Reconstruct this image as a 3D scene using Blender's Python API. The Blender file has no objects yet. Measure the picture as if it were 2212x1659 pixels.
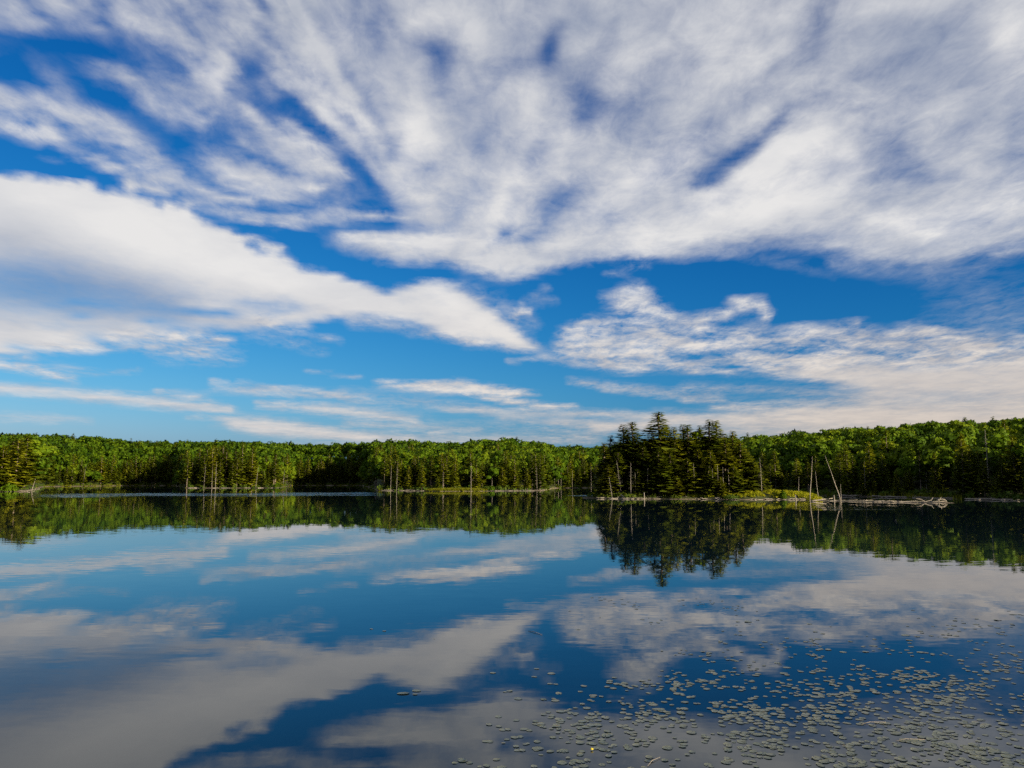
import bpy, math, random
import numpy as np
from mathutils import Vector
SC = bpy.context.scene
COL = SC.collection
R = math.radians
DBG = False
rnd = random.Random(7)
rng = np.random.default_rng(7)

# ------------------------------------------------------------------ camera, exposure, sun
EYE = 4.0
PITCH = R(6.783)
cam = bpy.data.cameras.new('camera'); cam.sensor_width = 36; cam.lens = 28.25; cam.clip_end = 6000; cam.clip_start = .1
camo = bpy.data.objects.new('camera', cam); COL.objects.link(camo)
camo.location = (0, 0, EYE); camo.rotation_euler = (R(90)+PITCH, 0, 0)
SC.camera = camo
SC.view_settings.view_transform = 'Standard'; SC.view_settings.look = 'None'
SC.view_settings.exposure = 1.15; SC.view_settings.gamma = 1; SC.view_settings.use_curve_mapping = False
SC.cycles.max_bounces = 6; SC.cycles.transparent_max_bounces = 8
SC.cycles.use_denoising = False; SC.cycles.use_light_tree = False; SC.cycles.sample_clamp_indirect = 2.5
SUN_AZ, SUN_EL = 128.0, 13.0
sun = bpy.data.lights.new('sun', 'SUN'); sun.energy = 5.0; sun.angle = R(.5); sun.color = (1, .84, .58)
suno = bpy.data.objects.new('sun', sun); COL.objects.link(suno)
_sd = Vector((math.sin(R(SUN_AZ))*math.cos(R(SUN_EL)), math.cos(R(SUN_AZ))*math.cos(R(SUN_EL)), math.sin(R(SUN_EL))))
suno.rotation_euler = _sd.to_track_quat('Z', 'Y').to_euler(); suno.location = _sd*300

FP, CX, CY, HZ = 1736.0, 1106.0, 829.5, 1036.0          # photograph measures used only to lay the place out
def at(px, D):                                           # azimuth of the photograph's column px, distance D on the level
    a = math.atan2((px-CX)/FP, math.cos(PITCH)+.119*math.sin(PITCH)); return D*math.sin(a), D*math.cos(a)
def deg(px): return math.degrees(math.atan((px-CX)/FP))
def dist(py): return EYE*FP/(py-HZ)                     # distance of water seen at row py

# ------------------------------------------------------------------ node helper
class NB:
    def __init__(s, nt): s.nt = nt
    def new(s, t, **k):
        n = s.nt.nodes.new(t)
        for a, v in k.items(): setattr(n, a, v)
        return n
    def ln(s, a, b): s.nt.links.new(a, b)
    def put(s, v, sock):
        if hasattr(v, 'is_linked') or hasattr(v, 'links'): s.ln(v, sock)
        else: sock.default_value = v
    def m(s, op, a, b=0.0, c=None, clamp=False):
        n = s.new('ShaderNodeMath', operation=op, use_clamp=clamp); s.put(a, n.inputs[0]); s.put(b, n.inputs[1])
        if c is not None: s.put(c, n.inputs[2])
        return n.outputs[0]
    def vm(s, op, a, b=(0, 0, 0)):
        n = s.new('ShaderNodeVectorMath', operation=op); s.put(a, n.inputs[0]); s.put(b, n.inputs[1]); return n.outputs[0]
    def scale(s, a, f):
        n = s.new('ShaderNodeVectorMath', operation='SCALE'); s.put(a, n.inputs[0]); s.put(f, n.inputs['Scale']); return n.outputs[0]
    def xyz(s, x, y, z):
        n = s.new('ShaderNodeCombineXYZ'); s.put(x, n.inputs[0]); s.put(y, n.inputs[1]); s.put(z, n.inputs[2]); return n.outputs[0]
    def sep(s, v):
        n = s.new('ShaderNodeSeparateXYZ'); s.put(v, n.inputs[0]); return n.outputs
    def noise(s, v, sc, det=4, rough=.55, dist=0.0, color=False):
        n = s.new('ShaderNodeTexNoise'); s.put(v, n.inputs['Vector']); n.inputs['Scale'].default_value = sc
        n.inputs['Detail'].default_value = det; n.inputs['Roughness'].default_value = rough; n.inputs['Distortion'].default_value = dist
        return n.outputs['Color' if color else 'Fac']
    def mix(s, f, a, b, mode='MIX'):
        n = s.new('ShaderNodeMix', data_type='RGBA', blend_type=mode, clamp_factor=True)
        s.put(f, n.inputs[0]); s.put(a, n.inputs[6]); s.put(b, n.inputs[7]); return n.outputs[2]
    def rng(s, v, a, b, c=0.0, d=1.0, smooth=False):
        n = s.new('ShaderNodeMapRange', clamp=True); n.interpolation_type = 'SMOOTHSTEP' if smooth else 'LINEAR'
        s.put(v, n.inputs[0])
        for i, x in enumerate((a, b, c, d)): s.put(x, n.inputs[i+1])
        return n.outputs[0]

# ------------------------------------------------------------------ sky
# ---- the cloud layout: painted as soft strokes and patches over the sky, in steps of 4 units
SW, SH, SS = 553, 272, 4.0
gx, gy = np.meshgrid(np.arange(SW)*SS+2, np.arange(SH)*SS+2)
A = np.zeros((SH, SW)); B = np.full((SH, SW), .7); K = np.full((SH, SW), .6)
def blur(a, s):
    s = s/SS
    if s < .3: return a
    r = int(3*s)+1; k = np.exp(-.5*(np.arange(-r, r+1)/s)**2); k /= k.sum()
    a = np.pad(a, ((r, r), (r, r)), mode='edge')
    a = np.apply_along_axis(lambda v: np.convolve(v, k, 'valid'), 1, a)
    return np.apply_along_axis(lambda v: np.convolve(v, k, 'valid'), 0, a)
def over(m, a, b, k):
    global A, B, K
    m = np.clip(m, 0, 1)
    w = m*a
    B[:] = B*(1-w)+b*w if a > 0 else B
    if a > 0: A[:] = 1-(1-A)*(1-w)
    else: A[:] = A*(1+w)
    if k is not None: K[:] = K*(1-m)+k*m
def pmask(P):
    m = np.zeros((SH, SW), bool); n = len(P)
    for i in range(n):
        (x0, y0), (x1, y1) = P[i], P[(i+1) % n]
        if y0 == y1: continue
        c = ((gy >= y0) != (gy >= y1)) & (gx < x0+(gy-y0)*(x1-x0)/(y1-y0))
        m ^= c
    return m.astype(float)
def poly(P, a=.9, b=.8, s=10, k=None): over(blur(pmask(P), s), a, b, k)
def smask(P, w):
    d = np.full((SH, SW), 0.); n = len(P)
    W = w if isinstance(w, (list, tuple)) else [w]*n
    for i in range(n-1):
        (x0, y0), (x1, y1) = P[i], P[i+1]
        L2 = (x1-x0)**2+(y1-y0)**2+1e-9
        t = np.clip(((gx-x0)*(x1-x0)+(gy-y0)*(y1-y0))/L2, 0, 1)
        q = np.hypot(gx-x0-t*(x1-x0), gy-y0-t*(y1-y0))
        ww = W[i]+(W[i+1]-W[i])*t
        d = np.maximum(d, np.exp(-(q/ww)**2))
    return d
def line(P, w, a=.8, b=.85, k=None): over(smask(P, w), a, b, k)
def spot(x, y, rx, ry, a=.8, b=.8, ang=0, k=None):
    c, s_ = math.cos(math.radians(ang)), math.sin(math.radians(ang))
    u = ((gx-x)*c+(gy-y)*s_)/rx; v = (-(gx-x)*s_+(gy-y)*c)/ry
    over(np.exp(-(u*u+v*v)), a, b, k)
def tone(x, y, rx, ry, b, a=.8, ang=0, lift=True):
    c, s_ = math.cos(math.radians(ang)), math.sin(math.radians(ang))
    u = ((gx-x)*c+(gy-y)*s_)/rx; v = (-(gx-x)*s_+(gy-y)*c)/ry
    w = np.exp(-(u*u+v*v))*a
    B[:] = B*(1-w)+b*w
    if lift and b > .78: A[:] = np.where(A > .3, A+(np.maximum(A, .97)-A)*w, A)
# upper deck
poly([(560,-60),(2300,-60),(2300,505),(2212,520),(2100,545),(2040,565),(1900,560),(1760,540),(1640,530),(1560,545),(1474,556),(1400,552),(1300,556),(1180,580),(1110,600),(1030,585),(960,560),(900,565),(830,560),(760,540),(690,515),(760,500),(850,500),(870,470),(830,430),(790,380),(740,330),(690,260),(640,190),(590,100)], .79, .68, 9, .38)
poly([(250,-40),(620,-40),(680,200),(620,190),(560,170),(430,110),(330,100),(260,60)], .42, .66, 20, .6)
poly([(-60,-40),(700,-40),(760,300),(860,440),(720,495),(560,465),(420,430),(260,340),(120,240),(-60,190)], .12, .60, 34, .45)
spot(60,5,220,22,.45,.5); spot(15,45,45,25,.6,.7); line([(50,50),(130,60),(215,78)],[22,24,18],.5,.68)
line([(270,45),(340,75),(420,105)],[26,34,26],.6,.78); spot(310,15,90,28,.5,.72)
spot(400,70,50,45,.45,.82); spot(470,140,42,48,.7,.84,40); line([(480,80),(560,60),(640,20)],34,.45,.66)
# streaks on the left
line([(60,140),(110,165),(150,200)],[14,20,16],.55,.72); spot(215,160,34,20,.55,.75,25); line([(250,165),(310,185),(370,200)],[20,22,15],.5,.45)
line([(330,190),(430,205),(520,235)],[18,26,24],.55,.72)
line([(0,192),(80,215),(150,245),(235,290),(320,350),(400,395),(470,428),(540,436)],[16,22,28,34,28,22,18,10],.9,.88,.45)
line([(0,215),(60,250),(110,275)],[18,18,14],.5,.72); line([(0,268),(80,300)],[20,12],.5,.66)
line([(95,275),(150,318),(220,352),(285,384)],[16,15,10,5],.6,.75,.45)
line([(310,215),(380,245),(440,270)],[16,28,16],.65,.8,.45)
line([(400,325),(470,350),(540,375),(620,400),(690,408)],[14,24,28,26,12],.85,.86,.45)
line([(480,385),(560,415),(640,440),(690,446)],[14,16,12,6],.65,.82,.45)
line([(540,250),(600,300),(660,350),(720,375)],[24,30,30,18],.75,.82,.45)
line([(270,402),(320,402),(390,424)],[5,11,4],.75,.84,.45); line([(400,430),(480,462),(560,480)],[5,9,5],.55,.78,.45)
line([(530,470),(600,475),(690,468),(760,478),(880,470)],[7,12,13,10,6],.7,.85,.45)
line([(0,315),(70,330),(160,362)],[3,4,3],.2,.6)
line([(545,300),(660,320),(740,440)],[26,20,16],.2,.45)
line([(600,250),(650,292),(700,332),(745,376)],[12,20,20,8],.6,.86,.5); line([(478,395),(560,420),(660,450),(740,456)],[6,10,10,5],.65,.85,.5); line([(405,428),(500,460),(620,481),(740,472),(885,476)],[4,8,9,9,5],.6,.86,.5)
line([(482,95),(470,150),(480,190)],[22,32,16],.6,.9,.4); line([(150,205),(190,235),(260,280),(330,320)],[8,14,16,8],.5,.8,.5); line([(560,180),(610,230),(650,260)],[14,18,8],.45,.78,.5); line([(100,290),(170,330),(240,366),(290,386)],[6,9,8,4],.6,.8,.5); line([(690,60),(680,140),(720,210),(770,270)],[30,40,36,20],.6,.82,.4)
# blue gaps of the deck
for x,y,rx,ry,a,g in [(130,92,115,26,.9,8),(40,150,60,36,.8,15),(235,205,70,22,.75,28),(395,315,55,24,.85,20),(615,240,30,40,.6,50),(665,275,60,14,.75,30),(800,385,62,20,.8,50),(760,340,30,18,.7,40),
    (820,490,110,11,.92,4),(660,447,60,9,.8,8),(1080,508,30,11,.8,-25),(1150,512,34,9,.65,-8),(805,65,34,24,.5,40),(940,100,48,22,.5,15),(1190,105,26,52,.75,22),(1120,140,70,20,.45,-12),
    (1300,222,50,30,.55,15),(1262,262,44,26,.5,-10),(1250,190,30,50,.4,20),(1320,150,30,60,.3,10),(930,362,34,10,.5,0),(845,345,12,45,.35,10),(1215,425,46,20,.55,-20),(1335,470,22,26,.4,-20),(1585,345,100,21,.8,-36),(1525,385,50,20,.6,-20),(1680,260,60,16,.55,-50),(1740,225,50,22,.4,-20),(1830,228,46,18,.45,10),
    (1920,330,60,40,.5,30),(1980,385,60,14,.35,0),(1765,70,22,75,.45,6),(1850,170,90,24,.3,-20),(2200,300,30,90,.35,0),(1640,525,160,6,.5,-4),(1780,545,60,9,.5,0),(700,515,80,10,.7,10),(540,160,25,55,.45,20),(560,210,30,16,.5,30),(330,100,70,18,.35,30),(420,25,60,12,.3,0)]:
    q = 1.0 if x < 900 else 1.2
    spot(x,y,rx*q,ry*q,-min(.95,a*q),0,g,.4)
# light and dark of the deck
for x,y,rx,ry,b,a,g in [(900,285,44,62,.98,.9,15),(940,40,60,34,.86,.6,0),(1010,75,40,42,.84,.6,0),(690,120,46,80,.86,.6,-15),(720,250,50,60,.88,.6,25),(820,180,110,40,.76,.5,0),(1120,210,100,60,.8,.5,20),(1150,290,120,40,.9,.7,15),(1100,420,75,60,.97,.85,-30),(1420,370,130,42,1.,.9,-35),(1560,140,130,110,.8,.6,20),
    (1760,350,120,80,1.,1.,-30),(1640,420,150,40,.98,.9,-18),(1500,470,160,46,.92,.8,-8),(1990,60,260,60,.58,.7,0),(2185,80,46,80,1.,.9,0),(1980,15,90,26,.88,.7,0),(1960,220,150,80,.76,.6,20),(2040,480,190,34,1.,.9,-14),(1780,450,160,30,.86,.6,0),(2120,330,90,60,.74,.6,0),(960,515,110,18,.95,.8,6),(1100,560,110,22,.88,.7,5),(1450,520,160,24,.94,.8,-10),(860,430,80,50,.84,.5,30),(1000,380,80,50,.84,.5,0),(1300,60,200,60,.66,.5,0),(700,20,160,40,.6,.6,0),(1900,520,250,26,.72,.7,0)]:
    tone(x,y,rx,ry,b,a,g)
poly([(1500,428),(1560,392),(1620,352),(1660,302),(1720,276),(1790,272),(1842,296),(1864,336),(1860,382),(1820,420),(1740,450),(1640,470),(1540,470)], .92, 1., 9, .3)
line([(1290,450),(1370,400),(1440,350),(1490,320)],[26,40,36,20],.6,1.); line([(1040,470),(1080,430),(1120,395)],[30,44,24],.6,.98); line([(880,350),(905,290),(915,245)],[30,36,20],.6,.98); line([(900,45),(960,40),(1010,60),(1035,95)],[14,24,24,14],.55,.86)
line([(470,180),(490,130),(500,95)],[24,30,18],.5,.9); line([(690,170),(720,230),(770,290)],[24,34,24],.45,.9); line([(1330,200),(1370,140),(1420,100)],[22,34,24],.4,.82); line([(1450,250),(1530,190),(1600,120)],[30,60,40],.45,.84); line([(1880,470),(2010,488),(2120,462),(2190,430)],[20,30,30,18],.65,1.)
line([(740,512),(840,528),(960,520),(1080,512)],[10,14,14,8],.65,.96); line([(1180,540),(1330,510),(1500,500)],[16,24,20],.6,.96); line([(1010,555),(1080,585),(1130,590)],[16,18,10],.5,.92)
tone(1980,90,160,70,.42,.7,0); tone(1300,60,120,40,.46,.6,0); tone(620,20,140,36,.42,.6,0); tone(1950,170,140,50,.5,.6,0); tone(1020,250,80,60,.6,.5,0); tone(1230,160,60,50,.46,.6,0)
# combed filaments: the deck is fibrous, its fibres fan out from low in the middle
_fr = np.random.default_rng(3)
def fil(P_, w, a, b):
    P_ = np.array(P_); x0, y0 = (P_.min(0)-3*w)/SS; x1, y1 = (P_.max(0)+3*w)/SS+1
    sl = (slice(max(0, int(y0)), max(0, int(y1)+1)), slice(max(0, int(x0)), max(0, int(x1)+1)))
    X, Y = gx[sl], gy[sl]
    if X.size == 0: return
    d = np.zeros(X.shape); n = len(P_)
    for i in range(n-1):
        ax, ay = P_[i]; bx, by = P_[i+1]
        t = np.clip(((X-ax)*(bx-ax)+(Y-ay)*(by-ay))/((bx-ax)**2+(by-ay)**2+1e-9), 0, 1)
        q = np.hypot(X-ax-t*(bx-ax), Y-ay-t*(by-ay)); f = (i+t)/(n-1)
        d = np.maximum(d, np.exp(-(q/w)**2)*np.sin(np.pi*np.clip(f, .02, .98))**.7)
    m = d*a; A0 = A[sl]
    if a > 0: m = m*np.clip(A0*2.2, 0, 1); B[sl] = B[sl]*(1-m)+b*m; A[sl] = 1-(1-A0)*(1-m)
    else: A[sl] = A0*(1+m)
def fan(n, x0, x1, y0, y1, L0, L1, w0, w1, a, vx=1080, vy=650, curl=.4):
    for i in range(n):
        x, y = _fr.uniform(x0, x1), _fr.uniform(y0, y1); c = _fr.normal()*curl; s_ = _fr.choice([-1, 1]); L = _fr.uniform(L0, L1)/6; P_ = [(x, y)]
        for k in range(6):
            t = math.atan2(y-vy, x-vx)+c*(k-2)/6*s_; x += math.cos(t)*L; y += math.sin(t)*L; P_.append((x, y))
        sg = 1 if _fr.random() < .52 else -1
        fil(P_, _fr.uniform(w0, w1), sg*_fr.uniform(.25, 1)*a, _fr.uniform(.74, .95))
fan(520, -40, 880, 20, 500, 60, 200, 4.5, 11, .42); fan(150, 760, 1500, 0, 520, 60, 170, 14, 34, .26, 1000, 800, 2.4); fan(130, 1400, 2250, 0, 500, 90, 260, 14, 34, .2, curl=.8)
for x, y, rx, ry, a, g in [(120,98,130,34,.93,8),(35,150,80,38,.88,15),(230,203,84,24,.85,30),(395,318,52,22,.85,20),(612,238,26,36,.6,50),(668,278,56,13,.7,35),(800,390,60,18,.75,52),(760,340,28,16,.6,40),(820,490,105,10,.9,4),(650,447,60,8,.75,8),(330,270,40,14,.5,30),(470,300,40,12,.5,35),(520,415,60,8,.5,12),(560,200,20,40,.45,10),(60,315,120,14,.6,6),(460,490,150,12,.6,14)]:
    spot(x, y, rx, ry, -a, 0, g, .4)
# fringe under the deck on the right
line([(1560,548),(1660,560),(1740,580),(1800,600)],[8,12,14,8],.15,.6,.5); line([(1800,570),(1900,590),(2010,600)],[14,20,18],.28,.66,.5); line([(2010,590),(2100,580),(2212,545)],[18,20,12],.22,.66,.5)
spot(1850,612,240,30,-.7,0,2,.4); spot(1400,610,160,20,-.5,0,0,.4)
line([(1400,575),(1330,590),(1300,600)],[6,7,4],.3,.6,.9); line([(2150,550),(2212,535)],[8,6],.5,.8)
# great bank on the left
bank=[(-40,384),(30,380),(62,386),(90,394),(130,394),(178,402),(205,412),(214,426),(238,424),(262,424),(300,432),(332,440),(345,456),(362,444),(400,452),(428,476),(440,490),(480,497),(502,514),(530,532),(560,553),(592,554),(624,566),(646,582),(690,588),(740,600),(800,622),(840,640),(870,640),(840,680),(780,678),(720,684),(640,706),(560,712),(480,712),(400,716),(300,728),(200,742),(100,758),(-40,768)]
poly(bank, .98, .9, 4, .16)
line([(500,512),(550,522),(610,540)],[8,10,6],.55,.82,.8)
for x,y,r in [(60,384,11),(92,392,8),(130,396,12),(185,404,14),(240,424,16),(275,424,16),(318,436,14),(362,444,15),(400,454,16),(424,472,12),(446,488,14),(488,500,12),(590,556,18),(620,568,14)]: spot(x,y,r,r*.8,.6,.92,0,.4)
for x,y,rx,ry,b,a,g in [(330,500,230,66,1.,1.,24),(120,420,120,36,.97,.9,6),(560,590,160,44,1.,1.,14),(120,625,250,62,.25,.95,8),(30,530,110,60,.6,.8,10),(330,655,180,34,.45,.85,10),(600,660,150,30,.76,.7,8),(50,690,110,36,.74,.7,0),(120,735,90,26,.84,.7,0),(740,620,80,30,.84,.6,10)]:
    tone(x,y,rx,ry,b,a,g)
spot(50,618,240,64,-.50,0,6,.16); spot(300,655,170,34,-.30,0,5,.16); spot(560,670,160,26,-.2,0,5,.2)
line([(60,755),(130,745),(200,755),(230,757)],[16,16,9,5],.75,.93,.6)
line([(230,728),(330,724),(440,728),(500,738)],[10,9,10,6],.75,.9,.8); line([(330,760),(430,765),(520,775)],[18,22,12],.35,.7,.7); line([(560,690),(640,715),(740,738)],[10,8,4],.5,.8,.9); line([(520,700),(620,735),(700,760)],[16,16,10],.25,.66)
spot(300,745,200,14,.35,.7)
# lens with its tail
poly([(820,640),(860,622),(905,610),(950,606),(990,622),(1040,655),(1085,690),(1130,728),(1195,768),(1205,772),(1130,757),(1080,742),(1010,736),(950,722),(900,700),(850,690),(800,678)], .95, .9, 6, .2)
tone(985,668,90,34,1.,.95,35); tone(1080,715,80,16,1.,.8,34)
line([(930,720),(1010,738),(1100,748)],[9,9,4],.4,.7,.8); line([(760,690),(830,700),(920,722)],[14,12,8],.35,.68); line([(1000,620),(1080,660),(1150,700)],[20,26,20],.22,.6)
line([(1110,690),(1125,668),(1145,672)],[9,7,4],.5,.85,.9); line([(1095,773),(1200,778),(1250,782)],[3,5,6],.4,.7); line([(1090,785),(1130,788)],[2,2],.3,.7)
# middle right: the plume and its hook
poly([(1195,770),(1210,720),(1260,695),(1300,684),(1330,660),(1340,630),(1370,608),(1400,625),(1425,655),(1460,680),(1510,695),(1530,706),(1600,712),(1650,700),(1640,730),(1560,745),(1700,722),(1850,706),(1890,716),(1920,724),(1960,712),(2020,706),(2080,724),(2230,728),(2230,830),(2000,826),(1800,822),(1700,812),(1600,800),(1474,790),(1380,795),(1290,782)], .68, .8, 11, .9)
line([(1230,725),(1270,710),(1310,700)],[12,16,10],.6,.92,.8); line([(1370,640),(1410,670),(1450,700)],[12,20,22],.65,.95,.8); line([(1300,640),(1340,632)],[8,9],.4,.8)
line([(1580,652),(1615,652),(1640,656),(1652,672),(1656,690)],[8,11,14,12,7],.85,.92,.9); line([(1500,690),(1560,675),(1610,662)],[9,10,9],.6,.84,.9)
line([(1300,740),(1420,745),(1520,752),(1600,746),(1720,724),(1850,708)],[12,14,12,12,14,10],.7,.92,.8); line([(1590,768),(1700,776),(1800,776),(1900,782)],[8,14,14,10],.75,.95,.8); line([(1920,722),(1990,710),(2040,722)],[6,9,6],.6,.9)
line([(1680,800),(1760,812),(1900,812),(2212,800)],[8,14,16,20],.7,.92,.5); line([(1400,778),(1470,790),(1510,800)],[10,14,8],.55,.86,.8)
line([(1180,622),(1130,652),(1200,650)],[9,7,9],.22,.6)
spot(1560,700,34,9,-.85,0,5); spot(1330,690,26,10,-.5,0,-25); spot(1380,715,26,8,-.4,0,-10); spot(1480,765,34,8,-.6,0,8); spot(1570,790,80,9,-.5,0,8); spot(1720,762,60,6,-.45,0,2); spot(2010,740,70,12,-.35,0,5); spot(1960,728,40,5,-.4,0,5); spot(1720,792,30,5,-.5,0,0); spot(1600,735,50,6,-.4,0,-5)
line([(2185,722),(2215,732)],[7,10],.7,.9)
spot(2160,650,140,50,.18,.7); spot(2150,700,110,20,.2,.7)
for i in range(230):                                     # level fibres of the plume and of the underside of the bank
    rg = [(1190, 2240, 690, 815), (-40, 800, 650, 770), (1240, 1680, 620, 800)][int(_fr.choice(3, p=[.5, .25, .25]))]
    x, y = _fr.uniform(rg[0], rg[1]), _fr.uniform(rg[2], rg[3]); L = _fr.uniform(60, 240); s_ = _fr.uniform(-.12, .16) if x > 900 else _fr.uniform(-.02, .25); cv = _fr.normal()*8
    fil([(x, y), (x+L*.5, y+L*.5*s_+cv), (x+L, y+L*s_)], _fr.uniform(4, 9), (1 if _fr.random() < .5 else -1)*_fr.uniform(.25, .7), _fr.uniform(.82, .97))
# low streaks
poly([(1740,800),(2300,790),(2300,965),(1900,965),(1450,935),(1640,900),(1900,868)], .8, .86, 16, .25)
line([(1474,836),(1700,846),(1900,862)],[10,10,8],.35,.7); line([(1230,822),(1330,836),(1474,848),(1560,852)],[7,10,7,5],.45,.78,.7); line([(1300,838),(1420,852),(1560,862)],[5,8,6],.45,.8,.6)
line([(1474,865),(1640,868),(1900,868)],[4,4,6],.6,.86); line([(1540,880),(1700,884),(1900,890)],[4,8,14],.7,.92); line([(1280,925),(1474,908),(1700,900),(2212,908)],[8,14,18,26],.85,.92,.3)
line([(1480,950),(1560,938)],[20,14],.35,.6)
line([(1900,835),(2212,838)],[22,26],.5,.84); spot(2050,860,120,12,-.2,0); spot(1620,855,240,11,-.3,0,3); spot(1560,890,100,5,-.5,0,1)
line([(0,786),(80,800),(160,822)],[9,11,5],.7,.88,.8); line([(120,795),(200,802)],[9,6],.4,.8); line([(205,808),(300,800)],[3,5],.4,.8,.8)
line([(0,840),(120,848),(230,858),(360,872),(500,884)],[11,12,12,13,8],.88,.87,.3); line([(337,846),(390,853),(460,864)],[4,5,3],.7,.87); line([(0,896),(90,902),(200,910)],[6,9,5],.4,.86,.3); line([(0,912),(120,914)],[5,3],.25,.86)
poly([(462,901),(520,901),(560,904),(620,910),(740,928),(890,946),(900,955),(700,948),(560,938),(500,925),(480,912)], .9, .88, 5, .3); line([(400,900),(470,905)],[4,6],.3,.85)
line([(455,823),(492,826)],[3,3],.7,.88); line([(450,834),(560,846),(680,852),(800,862)],[4,8,8,5],.6,.85,.5); line([(510,826),(600,836),(740,850)],[3,5,6],.5,.85,.5); line([(555,873),(610,876),(740,888),(900,908)],[6,9,11,7],.82,.88,.4)
line([(660,802),(740,811),(780,815)],[2.5,3,2],.45,.8); line([(740,858),(900,870),(1060,885)],[10,12,8],.35,.75,.5)
poly([(795,822),(880,827),(905,822),(960,826),(992,819),(1035,830),(1100,838),(1170,850),(1120,856),(1000,850),(900,845),(840,834)], .92, .97, 4, .7)
line([(1045,858),(1110,868),(1170,876),(1245,879)],[4,7,5,3],.92,.95,.6); line([(1000,850),(1080,860)],[5,5],.5,.9); line([(960,884),(1100,890),(1250,892),(1474,902)],[5,7,7,9],.7,.87,.4); line([(1080,902),(1240,914),(1400,928)],[5,7,7],.55,.85,.4)
line([(745,914),(900,922),(1040,930)],[6,8,5],.55,.83,.4); line([(737,944),(900,950),(1100,952)],[9,11,8],.6,.85,.3); line([(925,936),(975,942)],[3,3],.7,.87)
line([(1060,952),(1280,950)],[8,10],.5,.85); spot(1250,930,200,20,.3,.7)
line([(560,700),(600,702)],[3,3],.4,.8)
for i in range(40):                                     # faint veils low over the trees
    x, y = _fr.uniform(300, 2200), _fr.uniform(835, 965); L = _fr.uniform(150, 420)
    line([(x, y), (x+L*.5, y+L*.02), (x+L, y+L*.06)], _fr.uniform(3, 8), _fr.uniform(.06, .24), .88, .3)
A[:] = np.clip(A, 0, 1); B[:] = np.clip(B, 0, 1)
# the layout becomes rows of curves over the azimuth, one row per step of elevation
AZ0 = 42.0
AZS = np.linspace(-AZ0, AZ0, 253)
ELS = np.concatenate([[0, 1, 1.8], np.arange(2.4, 9.01, .28), np.arange(9.4, 34.3, .42)])
def lay(F, az, el):
    d = np.array([np.sin(np.radians(az))*np.cos(np.radians(el)), np.cos(np.radians(az))*np.cos(np.radians(el)), np.full_like(az, np.sin(np.radians(el)))])
    c, s_ = math.cos(PITCH), math.sin(PITCH)
    dep = d[1]*c+d[2]*s_; up = -d[1]*s_+d[2]*c
    px = np.clip((CX+FP*d[0]/dep)/SS-.5, 0, SW-1.001); py = np.clip((CY-FP*up/dep)/SS-.5, 0, SH-1.001)
    i, j = px.astype(int), py.astype(int); fx, fy = px-i, py-j
    return (F[j, i]*(1-fx)+F[j, i+1]*fx)*(1-fy)+(F[j+1, i]*(1-fx)+F[j+1, i+1]*fx)*fy

world = bpy.data.worlds.new('World'); SC.world = world; world.use_nodes = True
world.cycles.sampling_method = 'MANUAL'; world.cycles.sample_map_resolution = 512
nt = world.node_tree
for n in list(nt.nodes): nt.nodes.remove(n)
W = NB(nt)
outw = W.new('ShaderNodeOutputWorld'); bg = W.new('ShaderNodeBackground'); bg.inputs[1].default_value = .064
W.ln(bg.outputs[0], outw.inputs[0])
sky = W.new('ShaderNodeTexSky', sky_type='NISHITA', sun_disc=False)
sky.sun_elevation = R(SUN_EL); sky.sun_rotation = R(SUN_AZ)
sr = W.new('ShaderNodeSeparateColor'); W.ln(sky.outputs[0], sr.inputs[0])
# deep blue of a polarised summer sky: each channel of the sky through its own curve
r_ = W.m('MINIMUM', sr.outputs[0], W.m('MULTIPLY', W.m('POWER', W.m('MULTIPLY', sr.outputs[0], .1), 3.0), 10.0))
g_ = W.m('MINIMUM', sr.outputs[1], W.m('ADD', .15, W.m('MULTIPLY', W.m('POWER', W.m('MULTIPLY', sr.outputs[1], .1), 1.6), 7.0)))
b_ = W.m('ADD', W.m('MULTIPLY', sr.outputs[2], .64), W.m('MULTIPLY', sr.outputs[1], .27))
cc = W.new('ShaderNodeCombineColor')
for q, v in zip(cc.inputs, (r_, g_, b_)): W.put(v, q)
blue = cc.outputs[0]
geo = W.new('ShaderNodeTexCoord')
dx, dy, dz = W.sep(W.vm('NORMALIZE', geo.outputs['Generated']))
dzp = W.m('MAXIMUM', dz, 0.0)
den = W.m('ADD', dzp, .07)
P = W.xyz(W.m('DIVIDE', dx, den), W.m('MULTIPLY', W.m('DIVIDE', dy, den), .85), 0.0)     # the cloud sheet seen from below; streaks run away from the eye
az = W.m('MULTIPLY', W.m('ARCTAN2', dx, dy), 180/math.pi)
el = W.m('MULTIPLY', W.m('ARCSINE', dzp), 180/math.pi)
w1 = W.noise(P, 4.5, 9, .62, .2, True); w1x, w1y, _ = W.sep(w1)
fade = W.rng(el, 7, 26, .1, .62)
az2 = W.m('ADD', az, W.m('MULTIPLY', W.m('SUBTRACT', w1x, .5), W.m('MULTIPLY', fade, 4.0)))
el2 = W.m('ADD', el, W.m('MULTIPLY', W.m('SUBTRACT', w1y, .5), W.m('MULTIPLY', fade, 2.4)))
u = W.m('DIVIDE', W.m('ADD', W.m('PINGPONG', W.m('ADD', az2, AZ0), 2*AZ0), 0.0), 2*AZ0)
ucol = W.xyz(u, u, u)
row = None
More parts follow.
